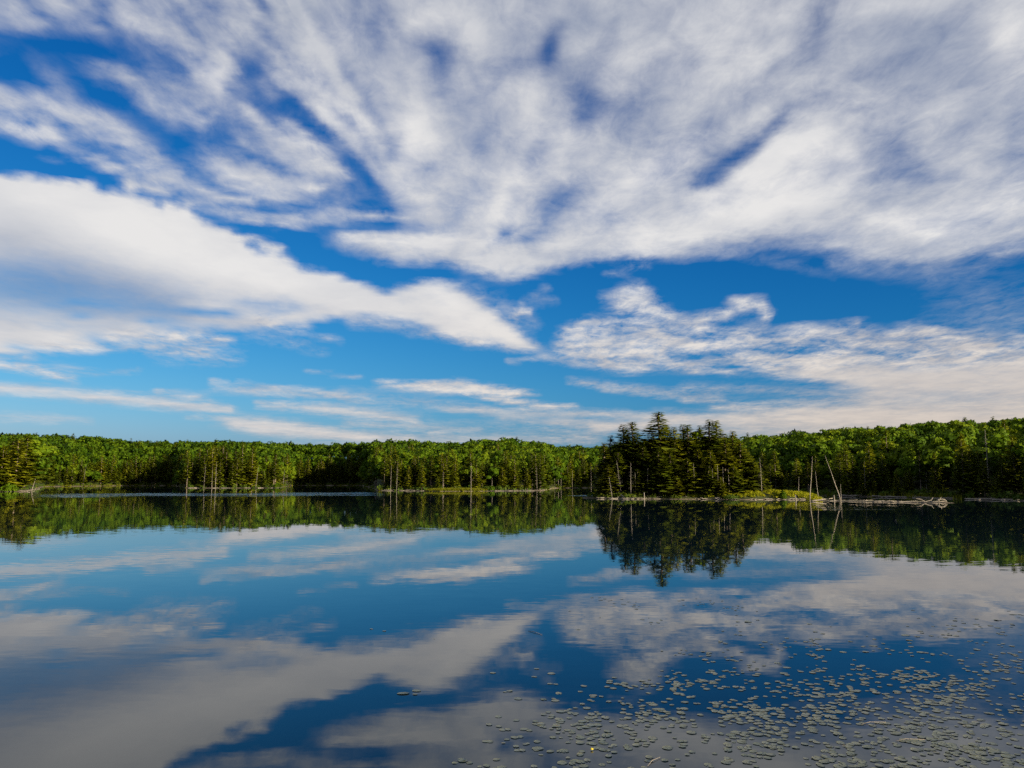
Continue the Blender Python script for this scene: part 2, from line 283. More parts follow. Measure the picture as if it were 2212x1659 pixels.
for k, e in enumerate(ELS):
    cv = W.new('ShaderNodeRGBCurve'); mp = cv.mapping
    for ch, F in enumerate((A, B, K)):
        vals = lay(F, AZS, float(e)); pts = mp.curves[ch].points
        for q, v in enumerate(vals):
            x = q/(len(vals)-1)
            if q == 0: p = pts[0]; p.location = (0, v)
            elif q == len(vals)-1: p = pts[len(pts)-1]; p.location = (1, v)
            else: p = pts.new(x, v)
        for p in pts: p.handle_type = 'VECTOR'
    mp.update(); W.ln(ucol, cv.inputs[1])
    if row is None: row = cv.outputs[0]
    else: row = W.mix(W.rng(el2, float(ELS[k-1]), float(e)), row, cv.outputs[0])
ca, cb, ck = W.sep(row)
n1 = W.noise(P, 5.2, 11, .66, .35); n2 = W.noise(W.vm('ADD', P, (7.3, 2.1, 0)), 3.4, 7, .55, .3)
n3 = W.noise(W.vm('MULTIPLY', P, (1.5, .9, 1)), 12.0, 9, .66, .5); n4 = W.noise(W.vm('ADD', P, (1.3, 5.1, 0)), 1.9, 4, .5, .8)
shape = W.m('ADD', W.m('MULTIPLY', W.m('MULTIPLY', ca, W.m('SUBTRACT', 1.0, ca)), 3.0), W.m('MULTIPLY', ca, .42))
wob = W.m('ADD', W.m('MULTIPLY', W.m('SUBTRACT', n1, .5), 2.0), W.m('MULTIPLY', W.m('ADD', W.m('SUBTRACT', n3, .5), W.m('MULTIPLY', W.m('SUBTRACT', n4, .5), .5)), 1.8))
alpha = W.m('ADD', ca, W.m('MULTIPLY', W.m('MULTIPLY', wob, ck), shape), clamp=True)
alpha = W.rng(alpha, .03, .95)
hi_ = W.m('ADD', cb, W.m('MULTIPLY', W.m('MULTIPLY', W.m('ADD', W.m('SUBTRACT', n2, .5), W.m('MULTIPLY', W.m('SUBTRACT', n1, .5), .7)), 1.25), ck), clamp=True)
bri = W.m('POWER', hi_, 1.6)
EM = 1/(.1*2**.5)   # cloud light in the sky's own units
cl = W.mix(bri, (.20*EM, .262*EM, .395*EM, 1), (.80*EM, .79*EM, .785*EM, 1))
warm = W.m('MULTIPLY', W.rng(el, 14, 1, 0, 1), W.rng(az, -35, 25, .15, 1.0))
cl = W.mix(warm, cl, W.mix(1.0, cl, (.85, .73, .62, 1), 'MULTIPLY'))
W.ln(W.mix(alpha, blue, cl), bg.inputs[0])
# ------------------------------------------------------------------ materials
def mat(name):
    m = bpy.data.materials.new(name); m.use_nodes = True; b = NB(m.node_tree); return m, b, m.node_tree.nodes['Principled BSDF']
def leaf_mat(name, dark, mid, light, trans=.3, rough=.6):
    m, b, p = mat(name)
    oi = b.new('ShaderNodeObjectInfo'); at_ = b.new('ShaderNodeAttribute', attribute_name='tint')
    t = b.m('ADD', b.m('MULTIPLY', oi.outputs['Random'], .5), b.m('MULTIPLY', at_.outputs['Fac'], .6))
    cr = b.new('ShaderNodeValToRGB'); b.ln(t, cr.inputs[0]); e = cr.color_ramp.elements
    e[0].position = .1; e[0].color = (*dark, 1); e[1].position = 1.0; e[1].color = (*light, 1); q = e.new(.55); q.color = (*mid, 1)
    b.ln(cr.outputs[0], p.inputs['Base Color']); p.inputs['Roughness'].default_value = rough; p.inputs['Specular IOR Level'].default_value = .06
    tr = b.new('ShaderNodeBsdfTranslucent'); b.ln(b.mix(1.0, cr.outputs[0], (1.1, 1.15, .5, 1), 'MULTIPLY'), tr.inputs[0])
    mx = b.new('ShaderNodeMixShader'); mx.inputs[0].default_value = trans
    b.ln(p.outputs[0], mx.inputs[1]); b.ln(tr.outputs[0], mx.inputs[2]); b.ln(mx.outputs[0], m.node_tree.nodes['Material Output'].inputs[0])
    return m
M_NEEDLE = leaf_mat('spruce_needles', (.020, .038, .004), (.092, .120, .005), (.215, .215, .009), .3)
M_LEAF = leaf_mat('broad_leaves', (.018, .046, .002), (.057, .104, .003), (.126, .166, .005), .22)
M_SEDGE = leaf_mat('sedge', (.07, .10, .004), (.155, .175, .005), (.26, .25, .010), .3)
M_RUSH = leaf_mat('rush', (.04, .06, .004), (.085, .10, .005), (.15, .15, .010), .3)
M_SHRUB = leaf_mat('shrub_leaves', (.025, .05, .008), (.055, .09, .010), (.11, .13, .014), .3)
M_DEADTWIG = leaf_mat('dead_twigs', (.05, .055, .05), (.085, .085, .075), (.12, .115, .10), .0)
def wood_mat(name, c0, c1, sc=6, rough=.85):
    m, b, p = mat(name); tc = b.new('ShaderNodeTexCoord')
    n = b.noise(b.vm('MULTIPLY', tc.outputs['Object'], (1, 1, .25)), sc, 5, .65)
    b.ln(b.mix(b.rng(n, .3, .7), (*c0, 1), (*c1, 1)), p.inputs['Base Color']); p.inputs['Roughness'].default_value = rough
    bp = b.new('ShaderNodeBump'); bp.inputs['Strength'].default_value = .5; bp.inputs['Distance'].default_value = .03; b.ln(n, bp.inputs['Height']); b.ln(bp.outputs[0], p.inputs['Normal'])
    return m
M_BARK = wood_mat('bark', (.06, .045, .035), (.16, .125, .095))
M_GREY = wood_mat('weathered_wood', (.10, .09, .078), (.26, .23, .195))
M_PALE = wood_mat('bleached_wood', (.12, .105, .085), (.28, .245, .205))

# ------------------------------------------------------------------ shore and height
_K = [(-180, 3), (-140, 8), (-110, 30), (-90, 70), (-70, 140), (-50, 250), (-38, 300), (deg(0), 320), (deg(68), 324), (deg(84), 430), (deg(100), 530), (deg(200), 560), (deg(285), 590), (deg(385), 580), (deg(408), 412), (deg(500), 402), (deg(600), 408), (deg(618), 470), (deg(640), 570), (deg(785), 555), (deg(806), 400), (deg(818), 302), (deg(930), 289), (deg(1100), 286), (deg(1172), 296), (deg(1196), 380), (deg(1300), 400), (deg(1500), 330), (deg(1640), 236), (deg(1760), 215), (deg(1900), 205), (deg(2050), 194), (deg(2212), 181), (36, 178), (42, 190), (55, 200), (70, 190), (90, 130), (110, 60), (130, 25), (150, 8), (180, 3)]
KA = np.array([k[0] for k in _K], float); KS = np.array([k[1] for k in _K], float)
def shore(a):
    a = np.asarray(a, float); s = np.interp(a, KA, KS)
    j = np.sin(a*9.1+1)+.7*np.sin(a*21.3+2.2)+.5*np.sin(a*43.7+.4)+.3*np.sin(a*88+1.1)
    return s*(1+.0045*j*(s > 40))
_H = [(-180, 60, 3), (-120, 200, 10), (-60, 700, 26), (deg(0), 700, 22), (deg(100), 710, 22), (deg(200), 720, 24.5), (deg(400), 700, 20.8), (deg(640), 690, 20), (deg(800), 620, 16), (deg(870), 590, 16.5), (deg(960), 590, 14.5), (deg(1100), 590, 17.8), (deg(1290), 590, 13.2), (deg(1450), 480, 13), (deg(1600), 440, 12.2), (deg(1800), 420, 14.3), (deg(1900), 410, 12.8), (deg(2000), 400, 14.0), (deg(2100), 390, 12.0), (deg(2212), 380, 12.0), (45, 370, 18), (70, 340, 20), (95, 260, 14), (130, 120, 6), (180, 60, 3)]
HA = np.array([h[0] for h in _H]); HR = np.array([h[1] for h in _H], float); HZR = np.array([h[2] for h in _H], float)
def ridge(a): return np.interp(a, HA, HR), np.interp(a, HA, HZR)
def hump(x, y): return np.sin(x*.021+1)*np.sin(y*.017+.5)+.6*np.sin(x*.05+y*.031)
def height(a, r):
    s = shore(a); rr, zr = ridge(a); d = r-s
    t = np.clip(d/np.maximum(rr-s, 30), 0, 1.0)
    bank = .55*np.clip(d/5, 0, 1)
    x, y = r*np.sin(np.radians(a)), r*np.cos(np.radians(a))
    z = bank+zr*(t*t*(3-2*t)*.75+.25*t)+hump(x, y)*1.5*np.clip(d/60, 0, 1)
    return np.where(d > 0, z, np.maximum(-2.0, d*.2))

# ------------------------------------------------------------------ mesh helpers
def mesh_np(name, V, F, m=None, tint=None, smooth=False, N=None):
    V = np.ascontiguousarray(V, np.float32); F = np.ascontiguousarray(F, np.int32); k = F.shape[1]
    me = bpy.data.meshes.new(name)
    me.vertices.add(len(V)); me.vertices.foreach_set('co', V.ravel())
    me.loops.add(F.size); me.loops.foreach_set('vertex_index', F.ravel())
    me.polygons.add(len(F)); me.polygons.foreach_set('loop_start', np.arange(0, F.size, k, dtype=np.int32))
    if tint is not None:
        a = me.attributes.new('tint', 'FLOAT', 'FACE'); a.data.foreach_set('value', np.ascontiguousarray(tint, np.float32))
    me.update(calc_edges=True); me.validate()
    if smooth: me.polygons.foreach_set('use_smooth', np.ones(len(F), bool))
    if N is not None:                                   # soft leaf normals follow the clump they grow on
        me.polygons.foreach_set('use_smooth', np.ones(len(F), bool)); N = np.asarray(N, np.float32); N = N/(np.linalg.norm(N, axis=1, keepdims=True)+1e-9)
        me.normals_split_custom_set_from_vertices(N)
    if m: me.materials.append(m)
    return me
def link(name, data, parent=None, **p):
    o = bpy.data.objects.new(name, data); COL.objects.link(o)
    if parent is not None: o.parent = parent
    for k, v in p.items(): o[k] = v
    return o
def joined(parts):
    Vs, Fs, n = [], [], 0
    for V, F in parts: Vs.append(V); Fs.append(F+n); n += len(V)
    return np.concatenate(Vs), np.concatenate(Fs)
def tube(pts, rad, n=6):
    """quads of a bent tapering pole"""
    pts = np.array(pts, float); V = []; F = []
    for i, p in enumerate(pts):
        d = pts[min(i+1, len(pts)-1)]-pts[max(i-1, 0)]; d /= np.linalg.norm(d)+1e-9
        a = np.cross(d, (0, 1, .13) if abs(d[1]) < .9 else (1, 0, 0)); a /= np.linalg.norm(a); b = np.cross(d, a)
        for k in range(n):
            t = 2*math.pi*k/n; V.append(p+(a*math.cos(t)+b*math.sin(t))*rad[i])
    for i in range(len(pts)-1):
        for k in range(n): F.append((i*n+k, i*n+(k+1) % n, (i+1)*n+(k+1) % n, (i+1)*n+k))
    e = (len(pts)-1)*n
    for k in range(1, n-1, 2): F.append((e, e+k, e+k+1, e+min(k+2, n-1)))
    for k in range(1, n-1, 2): F.append((0, min(k+2, n-1), k+1, k))
    return np.array(V), np.array(F)

# ------------------------------------------------------------------ the setting
gaz = np.unique(np.concatenate([np.linspace(-180, -45, 40), np.linspace(-45, 50, 420), np.linspace(50, 180, 50)]))
offs = np.array([-1.0, -.5, -.1, -.03, -.01, 0, .003, .01, .02, .04, .07, .12, .2, .32, .5, .75, 1.0, 1.3, 3.0])
gs = shore(gaz); gr = np.maximum(ridge(gaz)[0]-gs, 60)
V = []
for o_ in offs:
    r = gs*(1+o_) if o_ < 0 else gs+o_*gr
    r = np.maximum(r, .5) if o_ == -1.0 else r
    V.append(np.stack([r*np.sin(np.radians(gaz)), r*np.cos(np.radians(gaz)), height(gaz, r)], 1))
V = np.concatenate(V); na = len(gaz)
F = [(i*na+k, i*na+k+1, (i+1)*na+k+1, (i+1)*na+k) for i in range(len(offs)-1) for k in range(na-1)]
def ground_mat(name, mudz):
    m, b, p = mat(name); g = b.new('ShaderNodeNewGeometry'); x, y, z = b.sep(g.outputs['Position'])
    n = b.noise(g.outputs['Position'], .35, 6, .6); n2 = b.noise(g.outputs['Position'], 2.5, 4, .6)
    soil = b.mix(n, (.018, .026, .008, 1), (.045, .05, .014, 1))
    mud = b.mix(b.rng(n2, .35, .65), (.06, .047, .035, 1), (.18, .15, .115, 1))
    b.ln(b.mix(b.rng(b.m('ADD', z, b.m('MULTIPLY', b.m('SUBTRACT', n2, .5), .3)), mudz*.7, mudz), mud, soil), p.inputs['Base Color'])
    p.inputs['Roughness'].default_value = .95; p.inputs['Specular IOR Level'].default_value = .2
    bp = b.new('ShaderNodeBump'); bp.inputs['Strength'].default_value = .7; bp.inputs['Distance'].default_value = .2; b.ln(n2, bp.inputs['Height']); b.ln(bp.outputs[0], p.inputs['Normal'])
    return m
M_GROUND = ground_mat('forest_floor', .36); M_ISLE = ground_mat('island_soil', .13)
link('ground', mesh_np('ground', V, np.array(F), M_GROUND, smooth=True), kind='structure', label='wooded hills and shore ground around the lake')

# calm lake
wm, b, p = mat('lake_water')
p.inputs['Base Color'].default_value = (.003, .010, .016, 1); p.inputs['Roughness'].default_value = 0.0; p.inputs['IOR'].default_value = 1.333
g = b.new('ShaderNodeNewGeometry'); pos = g.outputs['Position']; px_, py_, pz_ = b.sep(pos)
rr = b.m('SQRT', b.m('ADD', b.m('MULTIPLY', px_, px_), b.m('MULTIPLY', py_, py_))); aa = b.m('MULTIPLY', b.m('ARCTAN2', px_, py_), 180/math.pi)
c1 = b.vm('SUBTRACT', b.noise(b.vm('MULTIPLY', pos, (.42, 1.3, 1)), 2.6, 3, .55, .4, True), (.5, .5, .5))
c2 = b.vm('SUBTRACT', b.noise(b.vm('MULTIPLY', pos, (.5, 1.1, 1)), .7, 2, .5, .3, True), (.5, .5, .5))
patch = b.rng(b.noise(pos, .06, 3, .5), .42, .68, .25, 1.0)
def band(r0, r1, a0, a1, soft=4):
    k = b.m('MULTIPLY', b.rng(rr, r0-soft, r0+soft, smooth=True), b.rng(rr, r1+soft, r1-soft, smooth=True))
    return b.m('MULTIPLY', k, b.m('MULTIPLY', b.rng(aa, a0-1.5, a0+1.5, smooth=True), b.rng(aa, a1+1.5, a1-1.5, smooth=True)))
streak = b.rng(b.noise(b.vm('MULTIPLY', pos, (.02, .12, 1)), 1.0, 3, .6), .4, .6)
k1 = b.m('MULTIPLY', band(208, 262, -30, -9, 9), streak)
k2 = b.m('MULTIPLY', band(196, 215, 4.5, 6.5, 3), streak); k3 = b.m('MULTIPLY', band(112, 142, 20, 26, 3), b.m('MULTIPLY', streak, .5))
rough = b.m('ADD', b.m('MULTIPLY', k1, 1.1), b.m('ADD', b.m('MULTIPLY', k2, .9), b.m('MULTIPLY', k3, .7)))
amp = b.m('ADD', b.m('MULTIPLY', patch, .022), rough)
sl = b.vm('ADD', b.scale(c1, amp), b.scale(c2, b.m('MULTIPLY', patch, .008)))
rgx, rgy = at(1595, dist(1304))                          # ring left by a rising fish
qx, qy = b.m('SUBTRACT', px_, rgx), b.m('SUBTRACT', py_, rgy)
q = b.m('SQRT', b.m('ADD', b.m('MULTIPLY', qx, qx), b.m('MULTIPLY', qy, qy)))
ringk = b.m('MULTIPLY', b.rng(b.m('ABSOLUTE', b.m('SUBTRACT', q, .66)), .0, .09, 1.0, 0.0, True), b.m('MULTIPLY', b.rng(b.noise(pos, 1.3, 2, .5), .45, .6), .03))
sl = b.vm('ADD', sl, b.xyz(b.m('MULTIPLY', b.m('DIVIDE', qx, q), ringk), b.m('MULTIPLY', b.m('DIVIDE', qy, q), ringk), 0.0))
sx, sy, _ = b.sep(sl)
b.ln(b.vm('NORMALIZE', b.xyz(sx, sy, 1.0)), p.inputs['Normal'])
n = 96; V = [(0, 0, 0)]+[(900*math.cos(2*math.pi*i/n), 900*math.sin(2*math.pi*i/n), 0) for i in range(n)]
link('water', mesh_np('water', np.array(V), np.array([(0, 1+i, 1+(i+1) % n) for i in range(n)]), wm), kind='structure', label='calm lake mirroring the cloudy sky')

def mound(name, px0, px1, D0, D1, depth, zmax, m, label, pw=.5):
    """low piece of land with an uneven outline; returns its height function"""
    x0, y0 = at(px0, D0); x1, y1 = at(px1, D1); L = math.hypot(x1-x0, y1-y0)
    ux, uy = (x1-x0)/L, (y1-y0)/L; nx, ny = -uy, ux
    cx, cy = (x0+x1)/2+nx*depth, (y0+y1)/2+ny*depth
    ph = rng.uniform(0, 6, 4)
    def outline(t): return 1+.06*np.sin(3*t+ph[0])+.05*np.sin(7*t+ph[1])+.035*np.sin(13*t+ph[2])+.02*np.sin(29*t+ph[3])
    V = [(cx, cy, zmax)]; F = []; n = 96; fr = [.3, .55, .75, .88, .96, 1.0, 1.06]
    def z_of(f): return np.where(f < 1, .04+zmax*np.power(np.clip(1-f*f, 0, 1), pw), (1-f)*8)
    for f in fr:
        for k in range(n):
            t = 2*math.pi*k/n; o_ = outline(t)*f
            a, d = math.cos(t)*L/2*o_, math.sin(t)*depth*o_
            V.append((cx+ux*a+nx*d, cy+uy*a+ny*d, float(z_of(f))))
    tri = [(0, 1+k, 1+(k+1) % n) for k in range(n)]
    for i in range(len(fr)-1):
        for k in range(n):
            a, b_, c, d = 1+i*n+k, 1+i*n+(k+1) % n, 1+(i+1)*n+(k+1) % n, 1+(i+1)*n+k
            tri += [(a, d, c), (a, c, b_)]
    link(name, mesh_np(name, np.array(V), np.array(tri), m, smooth=True), kind='structure', label=label)
    def h(x, y):
        a = (x-cx)*ux+(y-cy)*uy; d = (x-cx)*nx+(y-cy)*ny; t = math.atan2(d/depth, a/(L/2)); f = math.hypot(a/(L/2), d/depth)/float(outline(t))
        return float(z_of(f)), f
    return h, (cx, cy, ux, uy, nx, ny, L)
H_ISLE, I_ = mound('island_ground', 1282, 1668, 168, 174, 11, 1.0, M_ISLE, 'low wooded island ground')
H_DOME, D_ = mound('grassy_bank', 1400, 1768, 172, 169, 10, 1.6, M_ISLE, 'low grassy bank at the end of the island')
H_BAR, B_ = mound('mud_bar', 1740, 2050, 164, 157, 2.2, .14, M_ISLE, 'narrow bar of mud and driftwood', .8)
H_TUS, T_ = mound('tussock_ground', 915, 1052, 281, 279, 5, .5, M_ISLE, 'sedge tussock ground before the middle point')
# ------------------------------------------------------------------ trees
def spruce_crown(seed, H, Rb, nb, dens, sz, base=.1, gap=0.0, taper=.8, lean=0.0):
    g = np.random.default_rng(seed); V = []; T = []; NN = []
    lop = g.uniform(0, 6.28)
    for i in range(nb):
        f = ((i+g.uniform(0, 1))/nb)
        zr = base+(1-base)*f**.92
        a = i*2.399+g.uniform(-.5, .5)
        if g.random() < gap*(1.1-f): continue
        L = Rb*max(.05, (1-zr)/(1-base))**taper*g.uniform(.62, 1.22)*(1+.18*math.cos(a-lop))+.012*H
        L *= min(1, .55+zr*3)
        dr = np.array([math.cos(a), math.sin(a), 0]); sd = np.array([-dr[1], dr[0], 0])
        droop = .42*(1-zr)-.30*zr+g.uniform(-.08, .12)
        n = max(3, int(L*dens)); up = .30*(1-zr)
        for q in range(n):
            t = .12+.88*(q+g.random())/n
            p = np.array([0, 0, zr*H])+dr*L*t+np.array([0, 0, -droop*L*t+up*L*t*t])
            s = sz*(.55+.6*(1-t))*g.uniform(.7, 1.3)*(.30+.95*(1-zr)**.6)
            for sg in (-1, 1):
                w = sd*sg*g.uniform(.5, 1.15)+dr*g.uniform(.35, .9)+np.array([0, 0, g.uniform(-.42, .10)])
                nrm = np.array([g.uniform(-.3, .3), g.uniform(-.3, .3), g.uniform(-.2, .5)])
                V += [p-dr*s*.22+nrm*s*.2, p+dr*s*.36+np.array([0, 0, g.uniform(-.25, .12)])*s, p+w*s]
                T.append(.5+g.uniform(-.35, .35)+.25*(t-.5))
                nv = dr*(.35+.75*t)+np.array([0, 0, .38])+g.normal(size=3)*.22; NN += [nv, nv, nv]
    for k in range(10):                                   # leader
        a = g.uniform(0, 6.28); z = H*(1-.035*k/10*2)
        V += [(0, 0, z), (0, 0, z-.05*H), (math.cos(a)*sz*.22*(k/8+.2), math.sin(a)*sz*.22*(k/8+.2), z-.045*H)]; T.append(.6); NN += [(math.cos(a), math.sin(a), .5)]*3
    V = np.array(V, float); V[:, 0] += lean*V[:, 2]
    return V, np.arange(len(V)).reshape(-1, 3), np.clip(np.array(T), 0, 1), np.array(NN)
def leafy_crown(seed, Rc, H, n, sz, z0):
    g = np.random.default_rng(seed); nbq = g.integers(9, 14)
    C = [];
    for i in range(nbq):
        a = g.uniform(0, 6.28); q = g.uniform(.15, .72)*Rc; z = z0+(H-z0)*g.uniform(.2, .86)
        C.append((math.cos(a)*q*(1.15-.6*abs((z-z0)/(H-z0)-.4)), math.sin(a)*q*(1.15-.6*abs((z-z0)/(H-z0)-.4)), z, Rc*g.uniform(.26, .50)))
    C.append((0, 0, H-Rc*.45, Rc*.42)); C = np.array(C)
    V = []; T = []; NN = []
    while len(T) < n:
        c = C[g.integers(len(C))]; d = g.normal(size=3); d /= np.linalg.norm(d)
        if d[2] < -.45: continue
        p = c[:3]+d*c[3]*g.uniform(.8, 1.08)*np.array([1, 1, .8])
        if (np.linalg.norm((C[:, :3]-p)*np.array([1, 1, 1.25]), axis=1) < C[:, 3]*.72).any(): continue
        nn = d+g.normal(size=3)*.5; nn /= np.linalg.norm(nn)
        a = np.cross(nn, g.normal(size=3)); a /= np.linalg.norm(a); b_ = np.cross(nn, a); s = sz*g.uniform(.6, 1.35)
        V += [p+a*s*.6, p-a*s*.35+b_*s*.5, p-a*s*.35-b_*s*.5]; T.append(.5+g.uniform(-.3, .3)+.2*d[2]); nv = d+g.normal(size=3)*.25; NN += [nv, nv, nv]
    return np.array(V), np.arange(len(V)).reshape(-1, 3), np.clip(np.array(T), 0, 1), np.array(NN)
def trunk_geo(seed, H, r0, lean=0.0, top=.96, n=6, stubs=0, stub_len=.08):
    g = np.random.default_rng(seed); k = 7
    pts = [(lean*H*t/(k-1)*top+g.uniform(-1, 1)*r0*.5*(t > 0), g.uniform(-1, 1)*r0*.5*(t > 0), H*top*t/(k-1)) for t in range(k)]
    pts[0] = (0, 0, -.5)
    parts = [tube(pts, [r0*(1-.86*t/(k-1))+.01 for t in range(k)], n)]
    for s_ in range(stubs):
        f = g.uniform(.22, .97); a = g.uniform(0, 6.28); L = H*stub_len*g.uniform(.4, 1.3)*(1.15-f); i = f*(k-1); j = int(i)
        p = np.array(pts[j])+(np.array(pts[min(j+1, k-1)])-np.array(pts[j]))*(i-j)
        d = np.array([math.cos(a), math.sin(a), g.uniform(-.35, .35)])
        parts.append(tube([p, p+d*L*.55, p+d*L+np.array([0, 0, g.uniform(-.1, .1)*L])], [r0*.24, r0*.15, r0*.05], 4))
    return joined(parts)

# --- spruces of the island, each where it stands
NEAR = []
for i in range(7):
    lo = (.10, .06, .16, .08, .22, .12, .05)[i]; gp = (.05, .10, .22, .05, .25, .12, .0)[i]
    Vc, Fc, Tc, Nc = spruce_crown(100+i, 10, (2.0, 2.35, 1.75, 2.15, 1.9, 1.6, 2.4)[i], (150, 160, 135, 150, 120, 135, 130)[i], 7.5, .88, lo, gp, (.95, .85, 1.0, .95, .9, .95, .9)[i])
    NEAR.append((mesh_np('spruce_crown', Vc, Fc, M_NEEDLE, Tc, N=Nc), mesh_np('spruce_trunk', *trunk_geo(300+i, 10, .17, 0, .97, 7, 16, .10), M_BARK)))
SEEN = {}
def stand(name, label, cat, group, meshes, x, y, z, sx, sz, rz, names=('crown', 'trunk'), lean=(0, 0)):
    if name+'_proto' not in SEEN: SEEN[name+'_proto'] = True
    o = link(name, None, label=label, category=cat)
    if group: o['group'] = group
    o.location = (x, y, z); o.scale = (sx, sx, sz); o.rotation_euler = (lean[0], lean[1], rz); o.empty_display_size = .5
    for nm, me in zip(names, meshes): link(nm, me, o)
    return o
ISLE_G = 'spruces on the wooded island'
isle = [ # px, top row, distance, variant, width factor, label
 (1307, 957, 180, 5, .85, 'small dark spruce at the left edge of the island clump, lowest on that side'),
 (1321, 942, 183, 2, .85, 'slim dark spruce, second from the left edge of the island clump'),
 (1350, 919, 184, 4, .95, 'ragged dark spruce with a gappy top left of the pair on the island'),
 (1366, 914, 181, 1, 1.0, 'broad dark spruce leaning on the ragged one left of the tallest tree'),
 (1422, 893, 181, 1, 1.12, 'tallest spruce of the island, broad and pointed above all others'),
 (1442, 921, 184, 4, .8, 'gappy spruce tucked behind the right side of the tallest spruce'),
 (1460, 925, 181, 0, .85, 'narrow spruce just right of the tallest spruce with a thin tip'),
 (1478, 920, 187, 4, .8, 'thin topped spruce behind the middle of the island clump'),
 (1491, 921, 182, 0, 1.0, 'full spruce in the middle of the island clump between thin neighbours'),
 (1513, 923, 190, 4, .7, 'small tufted spruce top behind the light green broadleaf tree'),
 (1536, 911, 183, 4, 1.0, 'spruce with a nodding tufted top, left one of the twin tops'),
 (1553, 913, 185, 3, .95, 'sharp pointed spruce, right one of the twin tops on the island'),
 (1568, 962, 177, 1, 1.0, 'sunlit bushy spruce in front below the twin tops'),
 (1585, 935, 184, 3, .9, 'pointed spruce standing alone right of the twin tops'),
 (1602, 958, 180, 1, 1.0, 'sunlit golden spruce on the right slope of the island clump'),
 (1614, 975, 182, 3, .95, 'sunlit spruce lower on the right slope of the island clump'),
 (1628, 998, 180, 1, 1.0, 'short sunlit spruce near the right end of the island clump'),
 (1640, 1022, 178, 6, 1.1, 'little bushy spruce at the right end beside the dead snag'),
 (1424, 968, 173.5, 0, 1.0, 'sunlit young spruce in front of the tallest spruce'),
 (1486, 990, 173.5, 2, 1.0, 'slender half bare spruce in front of the middle of the island'),
 (1531, 1006, 172.5, 3, 1.0, 'small bright green spruce in front of the pale trunks'),
 (1536, 975, 175, 1, .9, 'sunlit bushy spruce under the nodding top'),
 (1336, 978, 177, 1, 1.0, 'shaded bushy spruce low at the left of the island'),
 (1388, 965, 178, 1, 1.0, 'shaded spruce between the broad dark spruce and the tallest one'),
 (1404, 1000, 174, 5, 1.1, 'short shaded spruce at the feet of the tallest spruce'),
 (1448, 975, 176, 3, .95, 'dim spruce behind the sunlit young one'),
 (1510, 972, 178, 0, .95, 'dark spruce below the light green broadleaf tree'),
 (1314, 1005, 175, 1, 1.15, 'lowest shaded spruce at the left shore of the island'),
 (1378, 1015, 173.5, 6, 1.1, 'little shaded spruce near the grey dead tree on the island'),
 (1584, 1008, 174, 1, 1.0, 'short sunlit spruce before the lone pointed one'),
 (1462, 1028, 172, 6, 1.1, 'knee high spruce at the front shrubs of the island'),
 (1556, 1030, 172, 6, 1.0, 'tiny sunlit spruce in front of the pale trunks'),
 (1334, 968, 187, 1, .9, 'inner shaded spruce behind the slim dark one at the left'),
 (1376, 952, 188, 1, .95, 'inner dark spruce behind the broad one left of the tallest'),
 (1407, 948, 187, 1, .9, 'inner dark spruce close behind the left flank of the tallest'),
 (1441, 955, 188, 1, .9, 'inner spruce behind the right flank of the tallest'),
 (1470, 952, 189, 1, .9, 'inner spruce behind the narrow spruce with a thin tip'),
 (1500, 950, 188, 1, .9, 'inner spruce behind the full spruce in the middle'),
 (1524, 946, 188, 1, .9, 'inner spruce behind the nodding tufted spruce'),
 (1568, 942, 188, 1, .9, 'inner spruce between the twin tops and the lone pointed one'),
 (1598, 972, 187, 1, 1.0, 'inner spruce behind the golden one on the right slope'),
 (1620, 1000, 186, 1, 1.0, 'inner low spruce behind the right slope of the clump'),
]
for px, top, D, v, wf, lab in isle:
    x, y = at(px, D); z = max(.1, H_ISLE(x, y)[0]); Hh = EYE+(HZ-top)/FP*D-z
    s = Hh/10; sx = s*wf*1.75*(.75+.25*min(1.6, 18/Hh))
    stand('spruce_tree', lab, 'tree', ISLE_G, NEAR[v], x, y, z, sx, s, rnd.uniform(0, 6.28), lean=(rnd.uniform(-.02, .02), rnd.uniform(-.02, .02)))
# the one broad-leaved tree among them
Vc, Fc, Tc, Nc = leafy_crown(55, 3.0, 14.8, 900, .62, 6); x, y = at(1508, 184); z = H_ISLE(x, y)[0]
stand('broadleaf_tree', 'light green broadleaf tree among the dark island spruces', 'tree', None,
      (mesh_np('crown', Vc, Fc, M_LEAF, Tc, N=Nc), mesh_np('trunk', *trunk_geo(9, 13, .2), M_BARK)), x, y, z, 1, .95, 0)

# --- dead trees
def dead(px, top, D, z, r0, label, seed, lean=0.0, stubs=6, sl=.1, m=M_GREY, twigs=0, name='dead_tree', group=None, topf=1.0, leany=0.0):
    x, y = at(px, D); Hh = (EYE+(HZ-top)/FP*D-z)
    r0 *= .48 if D < 250 else .38; V, F = trunk_geo(seed, Hh, r0, lean, topf, 7, stubs, sl); V[:, 1] += leany*V[:, 2]
    o = link(name, None, label=label, category='dead tree'); o.location = (x, y, z)
    if group: o['group'] = group
    link('trunk', mesh_np('dead_trunk', V, F, m), o)
    if twigs:
        g = np.random.default_rng(seed); P_ = []; 
        for i in range(twigs):
            f = g.uniform(.15, .98); a = g.uniform(0, 6.28); L = Hh*.2*(1.05-f)*g.uniform(.5, 1.2); p0 = np.array([lean*Hh*f, leany*Hh*f, Hh*f])
            d = np.array([math.cos(a), math.sin(a), g.uniform(-.35, .1)]); p1 = p0+d*L
            P_.append(tube([p0, p1], [r0*.16, r0*.05], 3))
            for q in range(4):
                t = g.uniform(.3, 1); w = g.normal(size=3)*L*.22; P_.append(tube([p0+d*L*t, p0+d*L*t+w], [r0*.08, r0*.04], 3))
        V2, F2 = joined([(v, np.array([t for t in f])) for v, f in P_]); link('branches', mesh_np('dead_branches', V2, F2, M_DEADTWIG, np.full(len(F2), .4)), o, kind='stuff')
    return o
